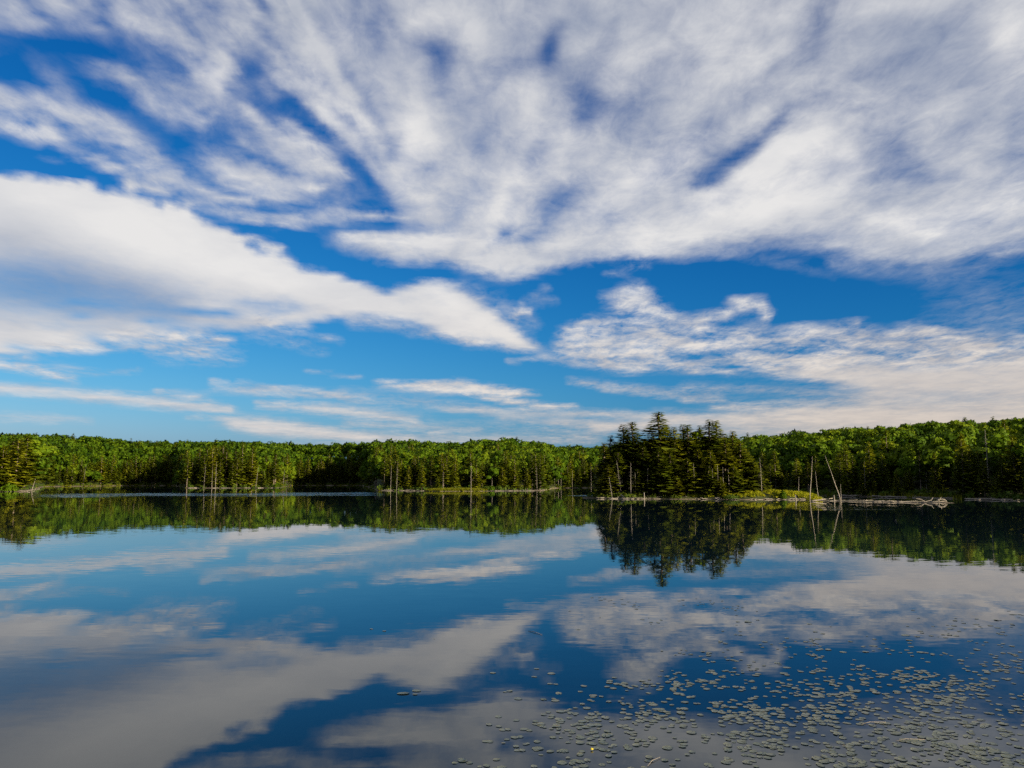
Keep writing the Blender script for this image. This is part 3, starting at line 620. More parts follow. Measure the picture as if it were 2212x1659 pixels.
dead(1747.5, 990, 159, .1, .17, 'tall bare snag tilting slightly right at the grassy bank end', 1, .10, 4, .05, M_PALE)
dead(1766, 1019, 166, .1, .12, 'short thin bare snag between the two tall ones', 2, -.06, 3, .05)
dead(1815, 988, 160, .1, .17, 'tall bare snag leaning strongly left over the mud bar', 3, -.31, 4, .05, M_PALE)
dead(1815, 1044, 166, .1, .10, 'short upright dead stem behind the strongly leaning snag', 4, 0, 2)
dead(1724, 1030, 205, .3, .14, 'thin dead stem behind the grassy bank', 5, .05, 4)
dead(1645, 992, 176, .6, .12, 'twiggy pale dead spruce at the right end of the island', 6, -.02, 10, .1, M_PALE, 46)
dead(1362, 1000, 172, .4, .12, 'grey twiggy dead spruce in the shaded left front of the island', 7, .02, 10, .1, M_GREY, 70)
dead(1342, 996, 173.5, .4, .12, 'grey dead spruce leaning left at the shaded island shore', 8, -.12, 10, .1, M_GREY, 70)
dead(1398, 1012, 172.5, .4, .10, 'small grey twiggy dead tree before the tallest spruce', 28, .03, 8, .1, M_GREY, 50)
dead(1322, 1030, 171.5, .3, .10, 'low grey dead tree tangle at the island left end', 29, -.15, 8, .1, M_GREY, 60)
for px, top, lab in [(1372.5, 1022, 'short orange lit dead trunk in the dark left half of the island'), (1540, 1012, 'leftmost pale trunk in the sunlit row at the island right'), (1551, 1006, 'second pale trunk in the sunlit row at the island right'), (1563, 1010, 'third pale trunk in the sunlit row at the island right'), (1575, 1014, 'rightmost pale trunk in the sunlit row at the island right'), (1500, 1003, 'pale dead trunk beside the slender half bare spruce')]:
    dead(px, top, 172.6, .6, .13, lab, int(px), rnd.uniform(-.02, .02), 5, .08, M_GREY)
dead(1017.7, 1000, 279, .4, .22, 'tall pale branched snag on the sedge tussock', 11, 0, 26, .17, M_PALE)
dead(957, 1020, 285, .4, .16, 'thin pale snag left of the sedge tussock trees', 12, .01, 5)
dead(1063, 1032, 284, .4, .18, 'short white broken trunk right of the sedge tussock', 13, 0, 2, .05)
dead(844, 1006, 296, .4, .18, 'pale dead trunk at the left of the middle point', 14, .02, 10)
dead(857, 1006, 294, .4, .2, 'thick pale dead trunk right of its thin neighbour on the middle point', 15, .01, 10)
dead(1160, 1008, 291, .4, .16, 'thin pale snag at the right end of the middle point', 16, -.01, 5)
for px, top, lab in [(1198, 1010, 'leftmost pale bare trunk in the cove beside the island'), (1206, 1008, 'middle pale bare trunk in the cove beside the island'), (1212, 1014, 'rightmost of three pale bare trunks in the cove')]:
    dead(px, top, 384, 1.0, .22, lab, int(px), .0, 4, .06)
dead(1236, 1016, 384, .3, .2, 'grey dead trunk with a fork standing in the shaded cove', 17, .02, 8)
dead(1277, 1010, 330, .0, .14, 'thin grey snag in the cove next to the island left end', 18, 0, 2)
dead(466, 1000, 404, .5, .26, 'tallest pale dead trunk on the left lit point', 19, .0, 26, .13)
dead(458, 1016, 404, .5, .2, 'white slim trunk left of the tallest dead trunk', 20, .01, 5)
dead(441, 1005, 408, .5, .22, 'grey branching dead tree at the left end of the lit point', 21, .04, 22, .15)
dead(553, 1010, 404, .4, .22, 'white birch like trunk leaning right on the left lit point', 22, .10, 6)
dead(612, 1014, 406, .4, .2, 'pale trunk at the right tip of the left lit point', 23, .06, 5)
dead(70, 1034, 321, .3, .3, 'short white trunk leaning right on the left edge point', 24, .25, 3)
dead(180, 1010, 558, 1, .24, 'pale crooked trunk on the shaded left shore', 25, .1, 6)
dead(2135, 944, 200, 1.0, .17, 'tall grey dead spruce over the shaded right shore', 26, 0, 20, .08, M_GREY, 80)
dead(2000, 1020, 205, .6, .14, 'grey bare trunk in the shade of the right shore', 27, .03, 8, .12, M_GREY)
dead(1868, 1000, 214, .6, .12, 'thin grey trunk in the dark wood behind the mud bar', 30, .01, 4, .1, M_GREY)

# --- the shore wood and the hill wood
def lod(fn, k): return [fn(i) for i in range(k)]
FARC = lod(lambda i: spruce_crown(400+i, 10, (1.7, 2.1, 1.5, 1.9, 2.2)[i], 80, 5.0, 1.15, (.12, .06, .25, .10, .18)[i], (.1, .05, .3, .1, .2)[i], .75), 5)
FARC_M = [mesh_np('conifer_crown', *c[:2], M_NEEDLE, c[2], N=c[3]) for c in FARC]
FART_M = [mesh_np('conifer_trunk', *trunk_geo(500+i, 10, .17, 0, .95, 5, 7, .1), M_BARK) for i in range(5)]
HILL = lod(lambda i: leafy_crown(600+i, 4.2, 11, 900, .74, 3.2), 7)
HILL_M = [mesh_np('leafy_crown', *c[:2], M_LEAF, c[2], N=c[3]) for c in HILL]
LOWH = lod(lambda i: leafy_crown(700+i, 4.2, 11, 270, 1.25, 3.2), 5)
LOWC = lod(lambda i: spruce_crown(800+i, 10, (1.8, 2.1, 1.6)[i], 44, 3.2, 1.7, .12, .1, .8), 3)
cand = []                                                # azimuth, distance, kind, height, width
def topz(a): return float(np.interp(a, [deg(-100), deg(90), deg(110), deg(400), deg(520), deg(640), deg(800), deg(830), deg(1000), deg(1180), deg(1300), deg(1700), deg(1900), deg(2100), deg(2212), 45, 70], [19.5, 18, 15, 15.5, 18, 15, 15, 13.5, 12, 11.5, 12, 11, 10.5, 11.5, 12.5, 16, 16]))
a = -42.0
while a < 76:
    s = float(shore(a)); step = math.degrees(4.2/s)
    for rowi, dd in enumerate((3.5, 8, 13.5, 20, 28)):
        if a > 36 and rowi > 2: continue
        aa_ = a+rnd.uniform(-.5, .5)*step; d = dd+rnd.uniform(-2, 2)
        r = float(shore(aa_))+max(2.2, d); h = topz(aa_)*rnd.choice((.5, .72, .85, .95, 1.05, 1.2))*(.8 if rowi == 0 else 1)
        kind = 'c' if rnd.random() < (.95 if rowi < 3 else .6) else 'b'
        if (deg(640) < aa_ < deg(806) or deg(260) < aa_ < deg(400)) and kind == 'b': kind = 'c'
        wd = rnd.uniform(.85, 1.2)
        if aa_ < deg(72): h = max(h, topz(aa_)*.8); wd *= 1.5
        cand.append((aa_, r, kind, h if kind == 'c' else h*.82, wd))
    if a < 36:                                            # bushy young growth that closes the wood below the crowns
        for dd in (34, 43):
            aa_ = a+rnd.uniform(-.5, .5)*step; cand.append((aa_, float(shore(aa_))+dd+rnd.uniform(-3, 3), 'b', rnd.uniform(6.5, 9.5), rnd.uniform(1.1, 1.5)))
    a += step
r = 210.0
while r < 790:
    a = -42.0
    st = 6.4*(1 if r < 560 else 1.1)
    while a < 74:
        s = float(shore(a)); rr_ = float(ridge(a)[0]); d = r-s
        lim = 30
        if lim < d and r < rr_+35:
            ja = a+rnd.uniform(-.5, .5)*math.degrees(st/r); jr = r+rnd.uniform(-.5, .5)*st
            h = rnd.uniform(9.5, 14.5)
            k = 'b' if rnd.random() < (.955 if ja < 14 else .985) else 'c'
            cand.append((ja, jr, k, h+(2.5 if k == 'c' else 0), rnd.uniform(.76, 1.12)))
        a += math.degrees(st*rnd.uniform(.85, 1.15)/r)
    r += st*.95
ca_ = np.array([c[0] for c in cand]); cr_ = np.array([c[1] for c in cand])
cz_ = height(ca_, cr_); order = np.argsort(cr_)
if DBG:
    eh=(cz_+np.array([c[3] for c in cand])-EYE)/cr_
    for px in (-60,0,60,100,200,300,400,500,640,720,800,870,960,1100,1200,1290,1450,1600,1700,1800,1900,2000,2100,2212):
        k=np.abs(ca_-deg(px))<.5; kb=k&(cr_>shore(ca_)+30); print('SKY',px,round(HZ-FP*np.percentile(eh[k],97)),round(HZ-FP*np.percentile(eh[kb],95)))
hor = np.full(3000, -9.0); pick = []
for i in order:
    aa_, r, k, h, wf = cand[i]; w = (h*.17 if k == 'c' else h*.36*wf)
    b0 = int((aa_+60-math.degrees(w/r))*20); b1 = max(b0+1, int((aa_+60+math.degrees(w/r))*20))
    e = (cz_[i]+h-EYE)/r; hz = float(hor[b0:b1].mean()); low = (cz_[i]-EYE)/r
    seen = e-max(hz, low)
    inf = -33.2 < aa_ < 33.2
    if True:
        pick.append((seen*min(w*2.2, 9)/r*1e4 if inf and seen > 0 else 0, i, seen))
    new = e-(.45 if k == 'c' else .2)*h/r
    hor[b0:b1] = np.maximum(hor[b0:b1], np.where(hor[b0:b1] < new, new, hor[b0:b1]))
bk = {'c': [], 'b': []}
for q in pick: bk[cand[q[1]][2]].append(q)
for k in bk: bk[k].sort(key=lambda t: -t[0])
def place_name(px, r, k):
    deep = r-float(shore(deg(px))) > 32
    if px < 90: return ('growing on the left edge point', 'trees of the left edge point')
    if px < 400: return (('on the left hillside above the shaded cove', 'trees of the left hillside') if deep else ('along the far left shore by the cove', 'trees of the far left shore'))
    if px < 625: return (('on the slope behind the left lit point', 'trees behind the left lit point') if deep else ('on the left lit point by the water', 'trees of the left lit point'))
    if px < 812: return (('on the hill above the dark cove', 'trees above the dark cove') if deep else ('in the dark cove between the lit points', 'trees of the dark cove'))
    if px < 1185: return (('on the middle hill behind the point', 'trees of the middle hill') if deep else ('on the middle point near the sedge tussock', 'trees of the middle point'))
    if px < 1300: return (('on the hill above the cove left of the island', 'trees above the island cove') if deep else ('in the cove just left of the island', 'trees of the island cove'))
    if px < 1660: return ('on the hill behind the island spruces', 'trees behind the island')
    if px < 1900: return (('on the right hillside just past the island', 'trees of the near right hillside') if deep else ('on the shore behind the leaning snags', 'trees behind the snags'))
    return (('on the right hillside near the right edge', 'trees of the far right hillside') if deep else ('on the shaded right shore', 'trees of the right shore'))
rest = {'c': [], 'b': []}
NUM = {'c': 262, 'b': 296}
for k in 'cb':
    for n_, (sc_, i, seen) in enumerate(bk[k]):
        aa_, r, _, h, wf = cand[i]; x, y = r*math.sin(R(aa_)), r*math.cos(R(aa_)); z = float(cz_[i])-.1
        if n_ >= NUM[k] or sc_ <= 0 : rest[k].append((x, y, z, h, wf)); continue
        px = CX+FP*math.tan(R(aa_)); where, grp = place_name(px, r, k)
        if k == 'c':
            v = rnd.randrange(5); s = h/10
            tall = 'tall' if h > topz(aa_)*.98 else 'young' if h < topz(aa_)*.6 else 'middling'
            stand('conifer_tree', f'{tall} dark needled conifer {where}', 'tree', 'conifers, '+grp, (FARC_M[v], FART_M[v]), x, y, z, s*wf*1.05, s, rnd.uniform(0, 6.28))
        else:
            v = rnd.randrange(7); s = h/11; t_ = (r-float(shore(aa_)))/max(30, float(ridge(aa_)[0]-shore(aa_)))
            hts = ('wide crowned ' if wf > 1.0 else 'narrow crowned ' if wf < .86 else 'round crowned ')+('skyline' if t_ > .8 else 'upper slope' if t_ > .5 else 'lower slope')
            o = link('broadleaf_tree', HILL_M[v], label=f'{hts} broadleaf tree {where}', category='tree', group='broadleaf '+grp)
            o.location = (x, y, z); o.scale = (s*wf, s*wf, s); o.rotation_euler = (0, 0, rnd.uniform(0, 6.28))
def heap(name, items, protos, base, m, label):
    Vs, Fs, Ts, Ns, n = [], [], [], [], 0
    for x, y, z, h, wf in items:
        V, F, T, Q = protos[rnd.randrange(len(protos))]; t = rnd.uniform(0, 6.28); c, s_ = math.cos(t), math.sin(t); s = h/base; w = s*wf
        Vs.append(np.stack([(V[:, 0]*c-V[:, 1]*s_)*w+x, (V[:, 0]*s_+V[:, 1]*c)*w+y, V[:, 2]*s+z], 1)); Fs.append(F+n); n += len(V); Ns.append(np.stack([Q[:, 0]*c-Q[:, 1]*s_, Q[:, 0]*s_+Q[:, 1]*c, Q[:, 2]], 1))
        Ts.append(np.clip(T+rnd.uniform(-.4, .4), 0, 1))
    link(name, mesh_np(name, np.concatenate(Vs), np.concatenate(Fs), m, np.concatenate(Ts), N=np.concatenate(Ns)), kind='stuff', label=label)
heap('broadleaf_forest', rest['b'], LOWH, 11, M_LEAF, 'mass of green broadleaf forest covering the far hills')
heap('conifer_forest', rest['c'], LOWC, 10, M_NEEDLE, 'mass of dark conifers filling the wood along the shores')
print('TREES', len(cand), len(pick), len(rest['b']), len(rest['c']))
# ------------------------------------------------------------------ low growth
def tufts(pts, hgt, wid, nblade, g):
    V = []; T = []
    for x, y, z, s in pts:
        t0 = g.uniform(.2, .8)
        for k in range(nblade):
            a = g.uniform(0, 6.28); l = hgt*s*g.uniform(.5, 1.2); w = wid*s; ox, oy = g.normal(size=2)*wid*1.6*s
            d = np.array([math.cos(a), math.sin(a)])*l*g.uniform(.1, .6)
            V += [(x+ox-w*math.sin(a)*.5, y+oy+w*math.cos(a)*.5, z), (x+ox+w*math.sin(a)*.5, y+oy-w*math.cos(a)*.5, z), (x+ox+d[0], y+oy+d[1], z+l)]; T.append(np.clip(t0+g.uniform(-.3, .3), 0, 1))
    return np.array(V), np.arange(len(V)).reshape(-1, 3), np.array(T)
def bushes(pts, sz, n, g):
    V = []; T = []
    for x, y, z, rx, rz_ in pts:
        t0 = g.uniform(.15, .85)
        for k in range(n):
            d = g.normal(size=3); d /= np.linalg.norm(d); d[2] = abs(d[2])
            p = np.array([x, y, z])+d*np.array([rx, rx, rz_])*g.uniform(.7, 1.05); nn = d+g.normal(size=3)*.6; nn /= np.linalg.norm(nn)
            a = np.cross(nn, g.normal(size=3)); a /= np.linalg.norm(a); b_ = np.cross(nn, a); s = sz*g.uniform(.6, 1.3)
            V += [p+a*s*.6, p-a*s*.35+b_*s*.45, p-a*s*.35-b_*s*.45]; T.append(np.clip(t0+g.uniform(-.3, .3), 0, 1))
    return np.array(V), np.arange(len(V)).reshape(-1, 3), np.array(T)
def stuff(name, geo, m, label):
    link(name, mesh_np(name, geo[0], geo[1], m, geo[2]), kind='stuff', label=label)
def inside(M, H, n, dep, fmax=.97):
    cx, cy, ux, uy, nx, ny, L = M; out = []
    while len(out) < n:
        a, d = rnd.uniform(-L/2, L/2), rnd.uniform(-dep, dep); x, y = cx+ux*a+nx*d, cy+uy*a+ny*d; z, f = H(x, y)
        if f < fmax: out.append((x, y, max(z, 0)-.05))
    return out
g = np.random.default_rng(21)
stuff('heath_shrub_mat', bushes([(*p, rnd.uniform(.35, .8), rnd.uniform(.25, .55)) for p in inside(D_, H_DOME, 900, 10, .96)], .30, 42, g), M_SEDGE, 'golden green low heath covering the grassy bank')
stuff('bank_sedge', tufts([(*p, rnd.uniform(.7, 1.2)) for p in inside(D_, H_DOME, 500, 10, .99)], .6, .07, 12, g), M_SEDGE, 'thin sedge blades on the grassy bank')
stuff('island_undergrowth', bushes([(*p, rnd.uniform(.4, 1.0), rnd.uniform(.4, .95)) for p in inside(I_, H_ISLE, 520, 11, .98)], .34, 40, g), M_SHRUB, 'low shrubs under the island spruces')
stuff('tussock_sedge', tufts([(*p, rnd.uniform(.8, 1.3)) for p in inside(T_, H_TUS, 900, 6, 1.0)], .6, .16, 12, g), M_RUSH, 'golden sedge covering the tussock before the middle point')
pts = []; grs = []; a = -40.0
while a < 40:
    s = float(shore(a))
    for k in range(2):
        aa_ = a+rnd.uniform(-.3, .3); r = float(shore(aa_))+rnd.uniform(1.5, 7); pts.append((r*math.sin(R(aa_)), r*math.cos(R(aa_)), float(height(aa_, r))-.1, rnd.uniform(.8, 1.9), rnd.uniform(.7, 1.9)))
    px = CX+FP*math.tan(R(a))
    if 1180 < px < 1320 or 90 < px < 400 or 620 < px < 815 or 1700 < px < 2080:
        for k in range(5):
            aa_ = a+rnd.uniform(-.4, .4); r = float(shore(aa_))+rnd.uniform(.3, 2.5); grs.append((r*math.sin(R(aa_)), r*math.cos(R(aa_)), float(height(aa_, r))-.05, rnd.uniform(.8, 1.6)))
    a += math.degrees(2.4/s)
stuff('shore_undergrowth', bushes(pts, .8, 30, g), M_SHRUB, 'bushy undergrowth along the far shores')
stuff('shore_grass', tufts(grs, .8, .2, 10, g), M_RUSH, 'strip of marsh grass at the edge of the coves')
# a few bushes that stand out
for px, D, zz, rx, rz_, lab, m in [(1690, 172, .3, .7, 1.5, 'bright green sapling standing alone behind the grassy bank', M_LEAF), (1578, 168.8, .2, 1.7, .75, 'dark rounded bush at the water edge of the grassy bank', M_SHRUB), (1757, 166, .1, 1.6, .9, 'round bush at the tip of the grassy bank', M_SEDGE), (1062, 283.5, .3, 1.0, 1.5, 'round bright green bush right of the sedge tussock', M_LEAF), (600, 407, .3, 1.6, 2.2, 'bright low bush at the tip of the left lit point', M_LEAF), (20, 319, .3, 3.0, 2.6, 'bright green bush at the left edge of the picture', M_LEAF)]:
    x, y = at(px, D); V, F, T = bushes([(0, 0, 0, rx, rz_)], .34 if D < 200 else .6, 260, g)
    o = link('bush', mesh_np('bush', V, F, m, T), label=lab, category='bush'); o.location = (x, y, zz)
# saplings lit in front of the right hill
for px, top, lab in [(1860, 1030, 'small sunlit pine sapling, leftmost before the right wood'), (1888, 1036, 'small sunlit pine sapling, middle one before the right wood'), (1915, 1030, 'small sunlit pine sapling right of the middle one'), (1965, 1018, 'largest sunlit young pine before the right wood')]:
    D = 208; x, y = at(px, D); z = .5; Hh = EYE+(HZ-top)/FP*D-z; v = rnd.randrange(4)
    stand('young_pine', lab, 'tree', 'young pines before the right wood', NEAR[v], x, y, z, Hh/10*1.2, Hh/10, rnd.uniform(0, 6.28))

# ------------------------------------------------------------------ driftwood
def log_geo(seed, L, r0, bend=.08, n=6, stub=2):
    gg = np.random.default_rng(seed); k = 6
    pts = [(L*(t/(k-1)-.5), gg.uniform(-1, 1)*bend*L*.5, gg.uniform(-.2, 1)*bend*L*.5) for t in range(k)]
    parts = [tube(pts, [r0*(1-.55*t/(k-1))*gg.uniform(.85, 1.1) for t in range(k)], n)]
    for s_ in range(stub):
        i = gg.integers(1, k-1); p = np.array(pts[i]); d = gg.normal(size=3); d[2] = abs(d[2]); d /= np.linalg.norm(d)
        parts.append(tube([p, p+d*L*.12], [r0*.4, r0*.15], 4))
    return joined(parts)
LOGS = [mesh_np('driftwood_log', *log_geo(900+i, 3.0, .085, .06, 7, (2, 0, 3, 1, 4)[i]), (M_PALE, M_GREY, M_GREY, M_PALE, M_GREY)[i]) for i in range(5)]
def logs(n, px0, px1, Df, spread, label, group, z=.06, smin=.5, smax=1.5):
    for i in range(n):
        px = rnd.uniform(px0, px1); D = Df(px)+rnd.uniform(-spread, spread); x, y = at(px, D)
        o = link('driftwood_log', LOGS[rnd.randrange(5)], label=label, category='log', group=group)
        s = rnd.uniform(smin, smax); o.location = (x, y, z+rnd.uniform(0, .12)); o.scale = (s, s*rnd.uniform(.8, 1.2), s)
        o.rotation_euler = (rnd.uniform(0, 6.28), rnd.uniform(-.08, .08) if rnd.random() < .92 else rnd.uniform(-.4, .4), rnd.gauss(0, .4))
def front(M, dep, H, back=.3):
    cx, cy, ux, uy, nx, ny, L = M
    def f(px):
        for D in np.arange(145, 300, .4):
            x, y = at(px, D)
            if H(x, y)[1] < 1.0: return D+back
        return math.hypot(cx, cy)
    return f
logs(40, 1390, 1740, front(D_, 6, H_DOME, .2), .5, 'bleached driftwood log lying at the water edge of the grassy bank', 'driftwood along the grassy bank')
logs(26, 1296, 1420, front(I_, 11, H_ISLE, .1), .5, 'shaded driftwood log lying at the left shore of the island', 'driftwood along the shaded island shore')
logs(36, 1755, 2040, front(B_, 2.2, H_BAR, 1.3), 1.2, 'bleached driftwood log stranded on the narrow mud bar', 'driftwood on the mud bar', .08, .35, 1.0)
logs(24, 1820, 2000, lambda px: float(shore(deg(px)))+.3, .6, 'pale driftwood log on the shore behind the mud bar', 'driftwood behind the mud bar', .1, .8, 1.6)
logs(16, 1045, 1150, lambda px: float(shore(deg(px))), .8, 'pale driftwood log right of the sedge tussock', 'driftwood right of the tussock', .1, .6, 1.3)
logs(10, 812, 915, lambda px: float(shore(deg(px))), .7, 'pale driftwood log left of the sedge tussock', 'driftwood left of the tussock', .1, .6, 1.3)
logs(16, 415, 612, lambda px: float(shore(deg(px))), .8, 'pale driftwood log at the foot of the left lit point', 'driftwood of the left lit point', .1, .8, 1.6)
logs(14, 5, 82, lambda px: float(shore(deg(px))), .8, 'pale driftwood log on the left edge point', 'driftwood of the left edge point', .12, .8, 1.7)
logs(14, 2000, 2205, lambda px: float(shore(deg(px))), .8, 'shaded driftwood log on the right shore', 'driftwood of the right shore', .1, .8, 1.6)
def single(name, cat, label, geo, m, px, D, z, rot=(0, 0, 0)):
    x, y = at(px, D); o = link(name, mesh_np(name, *geo, m), label=label, category=cat); o.location = (x, y, z); o.rotation_euler = rot; return o
single('driftwood_log', 'log', 'long bleached log sloping down left from the leaning snag', log_geo(61, 4.2, .14, .02, 7, 1), M_PALE, 1774, 160, .3, (0, -.12, .1))
single('root_wad', 'driftwood', 'arched bleached root tangle at the right end of the mud bar', joined([tube([(math.cos(t)*1.0, .2*s_, math.sin(t)*.62) for t in np.linspace(.1, 2.9, 7)], [.07, .08, .08, .07, .06, .05, .03]) for s_ in (-1, 0.4)]+[tube([(-.5, 0, 0), (-.2, .1, .5), (.1, 0, .95)], [.07, .06, .03], 6)]), M_GREY, 2030, 158, .05, (0, 0, .2))
single('root_wad', 'driftwood', 'smaller bleached root tangle left of the arched one on the mud bar', joined([tube([(-1.2, 0, .05), (-.3, .1, .2), (.5, 0, .45), (.8, .1, .85)], [.08, .08, .06, .03]), tube([(.2, 0, .2), (.9, -.2, .3), (1.3, -.3, .1)], [.06, .05, .03])]), M_GREY, 2003, 158, .05, (0, 0, -.1))
for px, D, h, lab in [(1717, 163.5, 1.15, 'short weathered post in the water before the grassy bank'), (1800, 160, 1.2, 'short weathered post on the mud bar near the leaning snag'), (1391, 167.6, 1.4, 'pale stump post standing at the shaded island shore')]:
    single('stump_post', 'stump', lab, tube([(0, 0, -.4), (.02, 0, h*.5), (.0, .03, h)], [.11, .1, .07], 7), M_GREY, px, D, .0)
for px, py, z_, lab in [(1040, 0, 0, '')][:0]: pass

# ------------------------------------------------------------------ lily pads
pm, b, p = mat('lily_pad_leaf')
oi = b.new('ShaderNodeObjectInfo'); at_ = b.new('ShaderNodeAttribute', attribute_name='tint'); tc = b.new('ShaderNodeTexCoord')
rv = b.m('ADD', b.m('MULTIPLY', oi.outputs['Random'], .5), b.m('MULTIPLY', at_.outputs['Fac'], .5))
pn = b.noise(tc.outputs['Object'], 9, 4, .6)
base = b.mix(rv, (.062, .08, .052, 1), (.125, .13, .09, 1))
b.ln(b.mix(b.rng(pn, .58, .72), base, (.10, .075, .035, 1)), p.inputs['Base Color'])
p.inputs['Roughness'].default_value = .3; p.inputs['Specular IOR Level'].default_value = .6; p.inputs['IOR'].default_value = 1.4
bp = b.new('ShaderNodeBump'); bp.inputs['Strength'].default_value = .4; bp.inputs['Distance'].default_value = .01; b.ln(pn, bp.inputs['Height']); b.ln(bp.outputs[0], p.inputs['Normal'])
def pad_geo(seed, notch=.35, curl=.05):
    gg = np.random.default_rng(seed); n = 15; V = [(-.12, 0, .0)]; F = []
    for ring, fr in enumerate((.6, 1.0)):
        for k in range(n+1):
            t = notch/2+(2*math.pi-notch)*k/n; q = fr*(1+.07*math.sin(2*t+seed)+gg.uniform(-.03, .03))
            V.append((math.cos(t)*q, math.sin(t)*q*.86, (curl*gg.uniform(-.02, .22) if ring else .0)+curl*.16*math.sin(3*t+seed)*fr))
    m_ = n+1
    for k in range(n): F += [(0, 1+k, 2+k), (1+k, 1+m_+k, 2+m_+k), (1+k, 2+m_+k, 2+k)]
    for k in range(n): F.append((1+m_+k, 1+m_+k+1, len(V)+k+1)); F.append((1+m_+k, len(V)+k+1, len(V)+k))
    V += [(v[0]*.97, v[1]*.97, v[2]-.02) for v in V[1+m_:1+2*m_]]      # turned-down rim gives it thickness
    return np.array(V), np.array(F)
PADS = [pad_geo(i, (.35, .25, .5, .3, .4, .2)[i], (.04, .08, .12, .05, .2, .1)[i]) for i in range(6)]
PAD_M = [mesh_np('lily_pad', *q_, pm, np.full(len(q_[1]), .5)) for q_ in PADS]
def pad_xy(px, py):
    D = dist(py); return at(px, D/math.cos(R(deg(px)))*1.0)
def cluster_field(n, box, spread, per, dens, smin, smax):
    out = []
    while len(out) < n:
        px, py = rnd.uniform(box[0], box[2]), rnd.uniform(box[1], box[3])
        if rnd.random() > dens(px, py): continue
        sx_ = spread*(py-HZ)/420
        for k in range(max(1, int(rnd.expovariate(1/per)))):
            qx, qy = px+rnd.gauss(0, sx_), py+rnd.gauss(0, sx_*.2)+ (rnd.gauss(0, sx_)*.12)
            if box[0]-20 < qx < 2290 and box[1]-8 < qy < 1690: out.append((qx, qy, rnd.uniform(smin, smax)))
    return out[:n]
def dn(px, py):
    lo = np.interp(px, [1000, 1120, 1250, 1420, 1500, 1700, 2212], [1560, 1510, 1480, 1440, 1440, 1425, 1405])
    d = min(1, max(0, (py-lo)/20))*min(1, .12+max(0, (px-1000)/650))
    d *= np.interp(py, [1530, 1590, 1650], [1, .6, .22])
    return d
padl = [('dense', q_) for q_ in cluster_field(1700, (1000, 1405, 2260, 1668), 30, 5.0, dn, .085, .155)]
padl += [('left', q_) for q_ in cluster_field(60, (1030, 1425, 1420, 1560), 24, 3, lambda x, y: 1, .09, .16)]
padl += [('mid', q_) for q_ in cluster_field(120, (1430, 1345, 1780, 1440), 26, 4, lambda x, y: .9, .07, .14)]
padl += [('far', q_) for q_ in cluster_field(60, (1220, 1285, 1640, 1345), 30, 3, lambda x, y: .9, .07, .13)]
padl += [('right', q_) for q_ in cluster_field(120, (1740, 1300, 2240, 1420), 26, 2.2, lambda x, y: .2+.8*max(0, (x-1700)/500)*(y-1290)/130, .08, .16)]
padl += [('low', q_) for q_ in cluster_field(26, (960, 1580, 1380, 1655), 18, 2, lambda x, y: 1, .09, .15)]
WH = {'dense': ('grey green lily pad in the dense drift at the lower right', 'lily pads of the dense drift'), 'left': ('lily pad in the loose clusters left of the dense drift', 'lily pads left of the dense drift'), 'mid': ('lily pad in the dim patch above the dense drift', 'lily pads above the dense drift'), 'far': ('tiny lily pad in the farthest sparse patch', 'lily pads of the farthest patch'), 'right': ('scattered lily pad on the pale reflection at the right', 'lily pads at the right'), 'low': ('lily pad near the bottom edge left of the drift', 'lily pads near the bottom edge')}
def area(q_): return q_[1][2]**2*(q_[1][1]-HZ)**3
padl.sort(key=lambda q_: -area(q_)*(1 if -10 < q_[1][0] < 2212 and q_[1][1] < 1657 else 0))
def put_pad(px, py, s, lab, grp=None, tilt=.012, v=None):
    x, y = pad_xy(px, py); o = link('lily_pad', PAD_M[rnd.randrange(6) if v is None else v], label=lab, category='lily pad')
    if grp: o['group'] = grp
    o.location = (x, y, .004+rnd.uniform(0, .006)); s *= .47*rnd.uniform(.7, 1.3); o.scale = (s, s, s); o.rotation_euler = (rnd.gauss(0, tilt), rnd.gauss(0, tilt), rnd.uniform(0, 6.28)); return o
for px, py, s, lab in [(878, 1478, .20, 'large pale lily pad, left one of the lone pair on the cloud reflection'), (906, 1473, .19, 'large pale lily pad, right one of the lone pair on the cloud reflection'), (903, 1480, .15, 'smaller lily pad tucked under the right pad of the lone pair'),
    (809, 1348, .10, 'thin lily pad, left of two on the deep blue water'), (836, 1352, .15, 'lily pad, right of two on the deep blue water'), (942, 1368, .07, 'tiny lone lily pad far out on the blue water'),
    (1000, 1610, .14, 'lone lily pad at the bottom left of the drift'), (1018, 1616, .14, 'lily pad next to the lone one at the bottom left of the drift'), (1072, 1629, .13, 'single lily pad on the grey reflection near the bottom edge'),
    (1938, 1361, .24, 'dark tilted lily pad, upper of two on the bright reflection'), (1945, 1371, .24, 'dark tilted lily pad, lower of two on the bright reflection'), (2134, 1330, .2, 'broad lily pad far right above the others'), (2165, 1340, .2, 'second broad lily pad far right'), (1606, 1333, .3, 'long flat lily pad below the ripple ring'), (1204, 1478, .2, 'big yellowish lily pad left of the dense drift'), (1172, 1490, .2, 'big yellowish lily pad under its neighbours at the left')]:
    put_pad(px, py, s, lab, None, .05)
def pad_words(k, px, py):
    if k != 'dense': return WH[k]
    c = 'left third' if px < 1420 else 'middle' if px < 1800 else 'right third'
    rw = 'along the bottom edge' if py > 1600 else 'in the lower rows' if py > 1545 else 'in the upper rows'
    return f'grey green lily pad {rw} of the drift, {c}', f'lily pads of the dense drift, {rw}, {c}'
shown = [q_ for q_ in padl[:280]]; tail = padl[280:]
for k, (px, py, s) in shown: put_pad(px, py, s, *pad_words(k, px, py))
Vs, Fs, Ts, n = [], [], [], 0
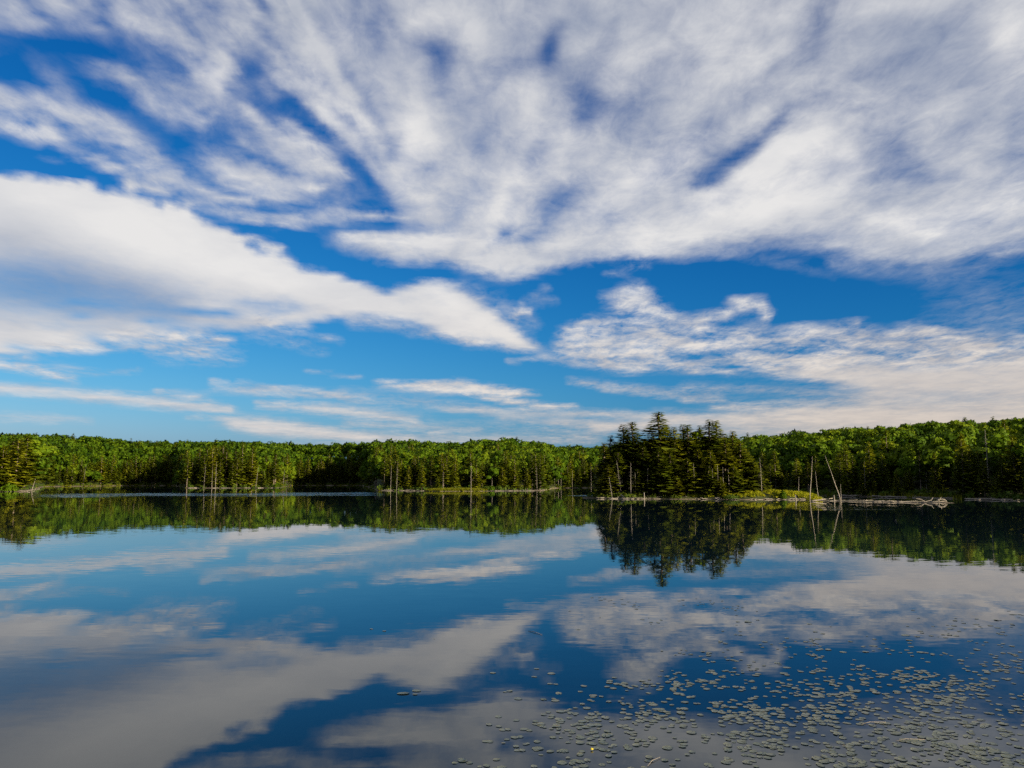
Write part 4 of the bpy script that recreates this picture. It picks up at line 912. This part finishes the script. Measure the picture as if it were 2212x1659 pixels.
for k, (px, py, s) in tail:
    s *= .47*rnd.uniform(.7, 1.3); V, F = PADS[rnd.randrange(6)]; x, y = pad_xy(px, py); t = rnd.uniform(0, 6.28); c, s_ = math.cos(t), math.sin(t)
    Vs.append(np.stack([(V[:, 0]*c-V[:, 1]*s_)*s+x, (V[:, 0]*s_+V[:, 1]*c)*s+y, V[:, 2]*s+.004+rnd.uniform(0, .006)+(V[:, 0]*rnd.gauss(0, .012))*s], 1)); Fs.append(F+n); n += len(V); Ts.append(np.full(len(F), rnd.random()))
link('lily_pad_drift', mesh_np('lily_pad_drift', np.concatenate(Vs), np.concatenate(Fs), pm, np.concatenate(Ts)), kind='stuff', label='many small lily pads farther out in the drift')
# yellow bud and floating sticks
ym, b, p = mat('yellow_petal'); p.inputs['Base Color'].default_value = (.50, .40, .02, 1); p.inputs['Roughness'].default_value = .5
sm, b, p = mat('green_stalk'); p.inputs['Base Color'].default_value = (.10, .14, .03, 1)
x, y = pad_xy(1272, 1591); o = link('water_lily_bud', None, label='yellow water lily bud standing just above the water', category='flower'); o.location = (x, y, 0); o.scale = (.36, .36, .36)
for k in range(5):
    t = k*1.2566; link('petal', mesh_np('petal', *joined([tube([(math.cos(t)*.012, math.sin(t)*.012, .03), (math.cos(t)*.042, math.sin(t)*.042, .055), (math.cos(t)*.03, math.sin(t)*.03, .09)], [.012, .03, .012], 6)]), ym), o)
link('stalk', mesh_np('stalk', *tube([(0, 0, -.1), (.004, 0, .04)], [.01, .012], 6), sm), o)
def stick(p0, p1, lab, r=.005):
    (x0, y0), (x1, y1) = pad_xy(*p0), pad_xy(*p1); mx, my = (x0+x1)/2, (y0+y1)/2
    V, F = tube([(x0-mx, y0-my, .0), ((x0-mx)*.2, (y0-my)*.2+.05, .012), (x1-mx, y1-my, .005)], [r*.6, r, r*.6], 5)
    o = link('floating_stick', mesh_np('floating_stick', V, F, M_GREY), label=lab, category='stick'); o.location = (mx, my, .008)
stick((1387, 1623), (1414, 1606), 'pale stick floating at the lower edge of the drift'); stick((1834, 1541), (1886, 1537), 'thin pale stick floating in the middle of the dense drift'); stick((1904, 1574), (1966, 1572), 'thin pale stick floating below its neighbour in the dense drift'); stick((1140, 1352), (1170, 1360), 'thin stick floating on the blue water above the pads', .008)
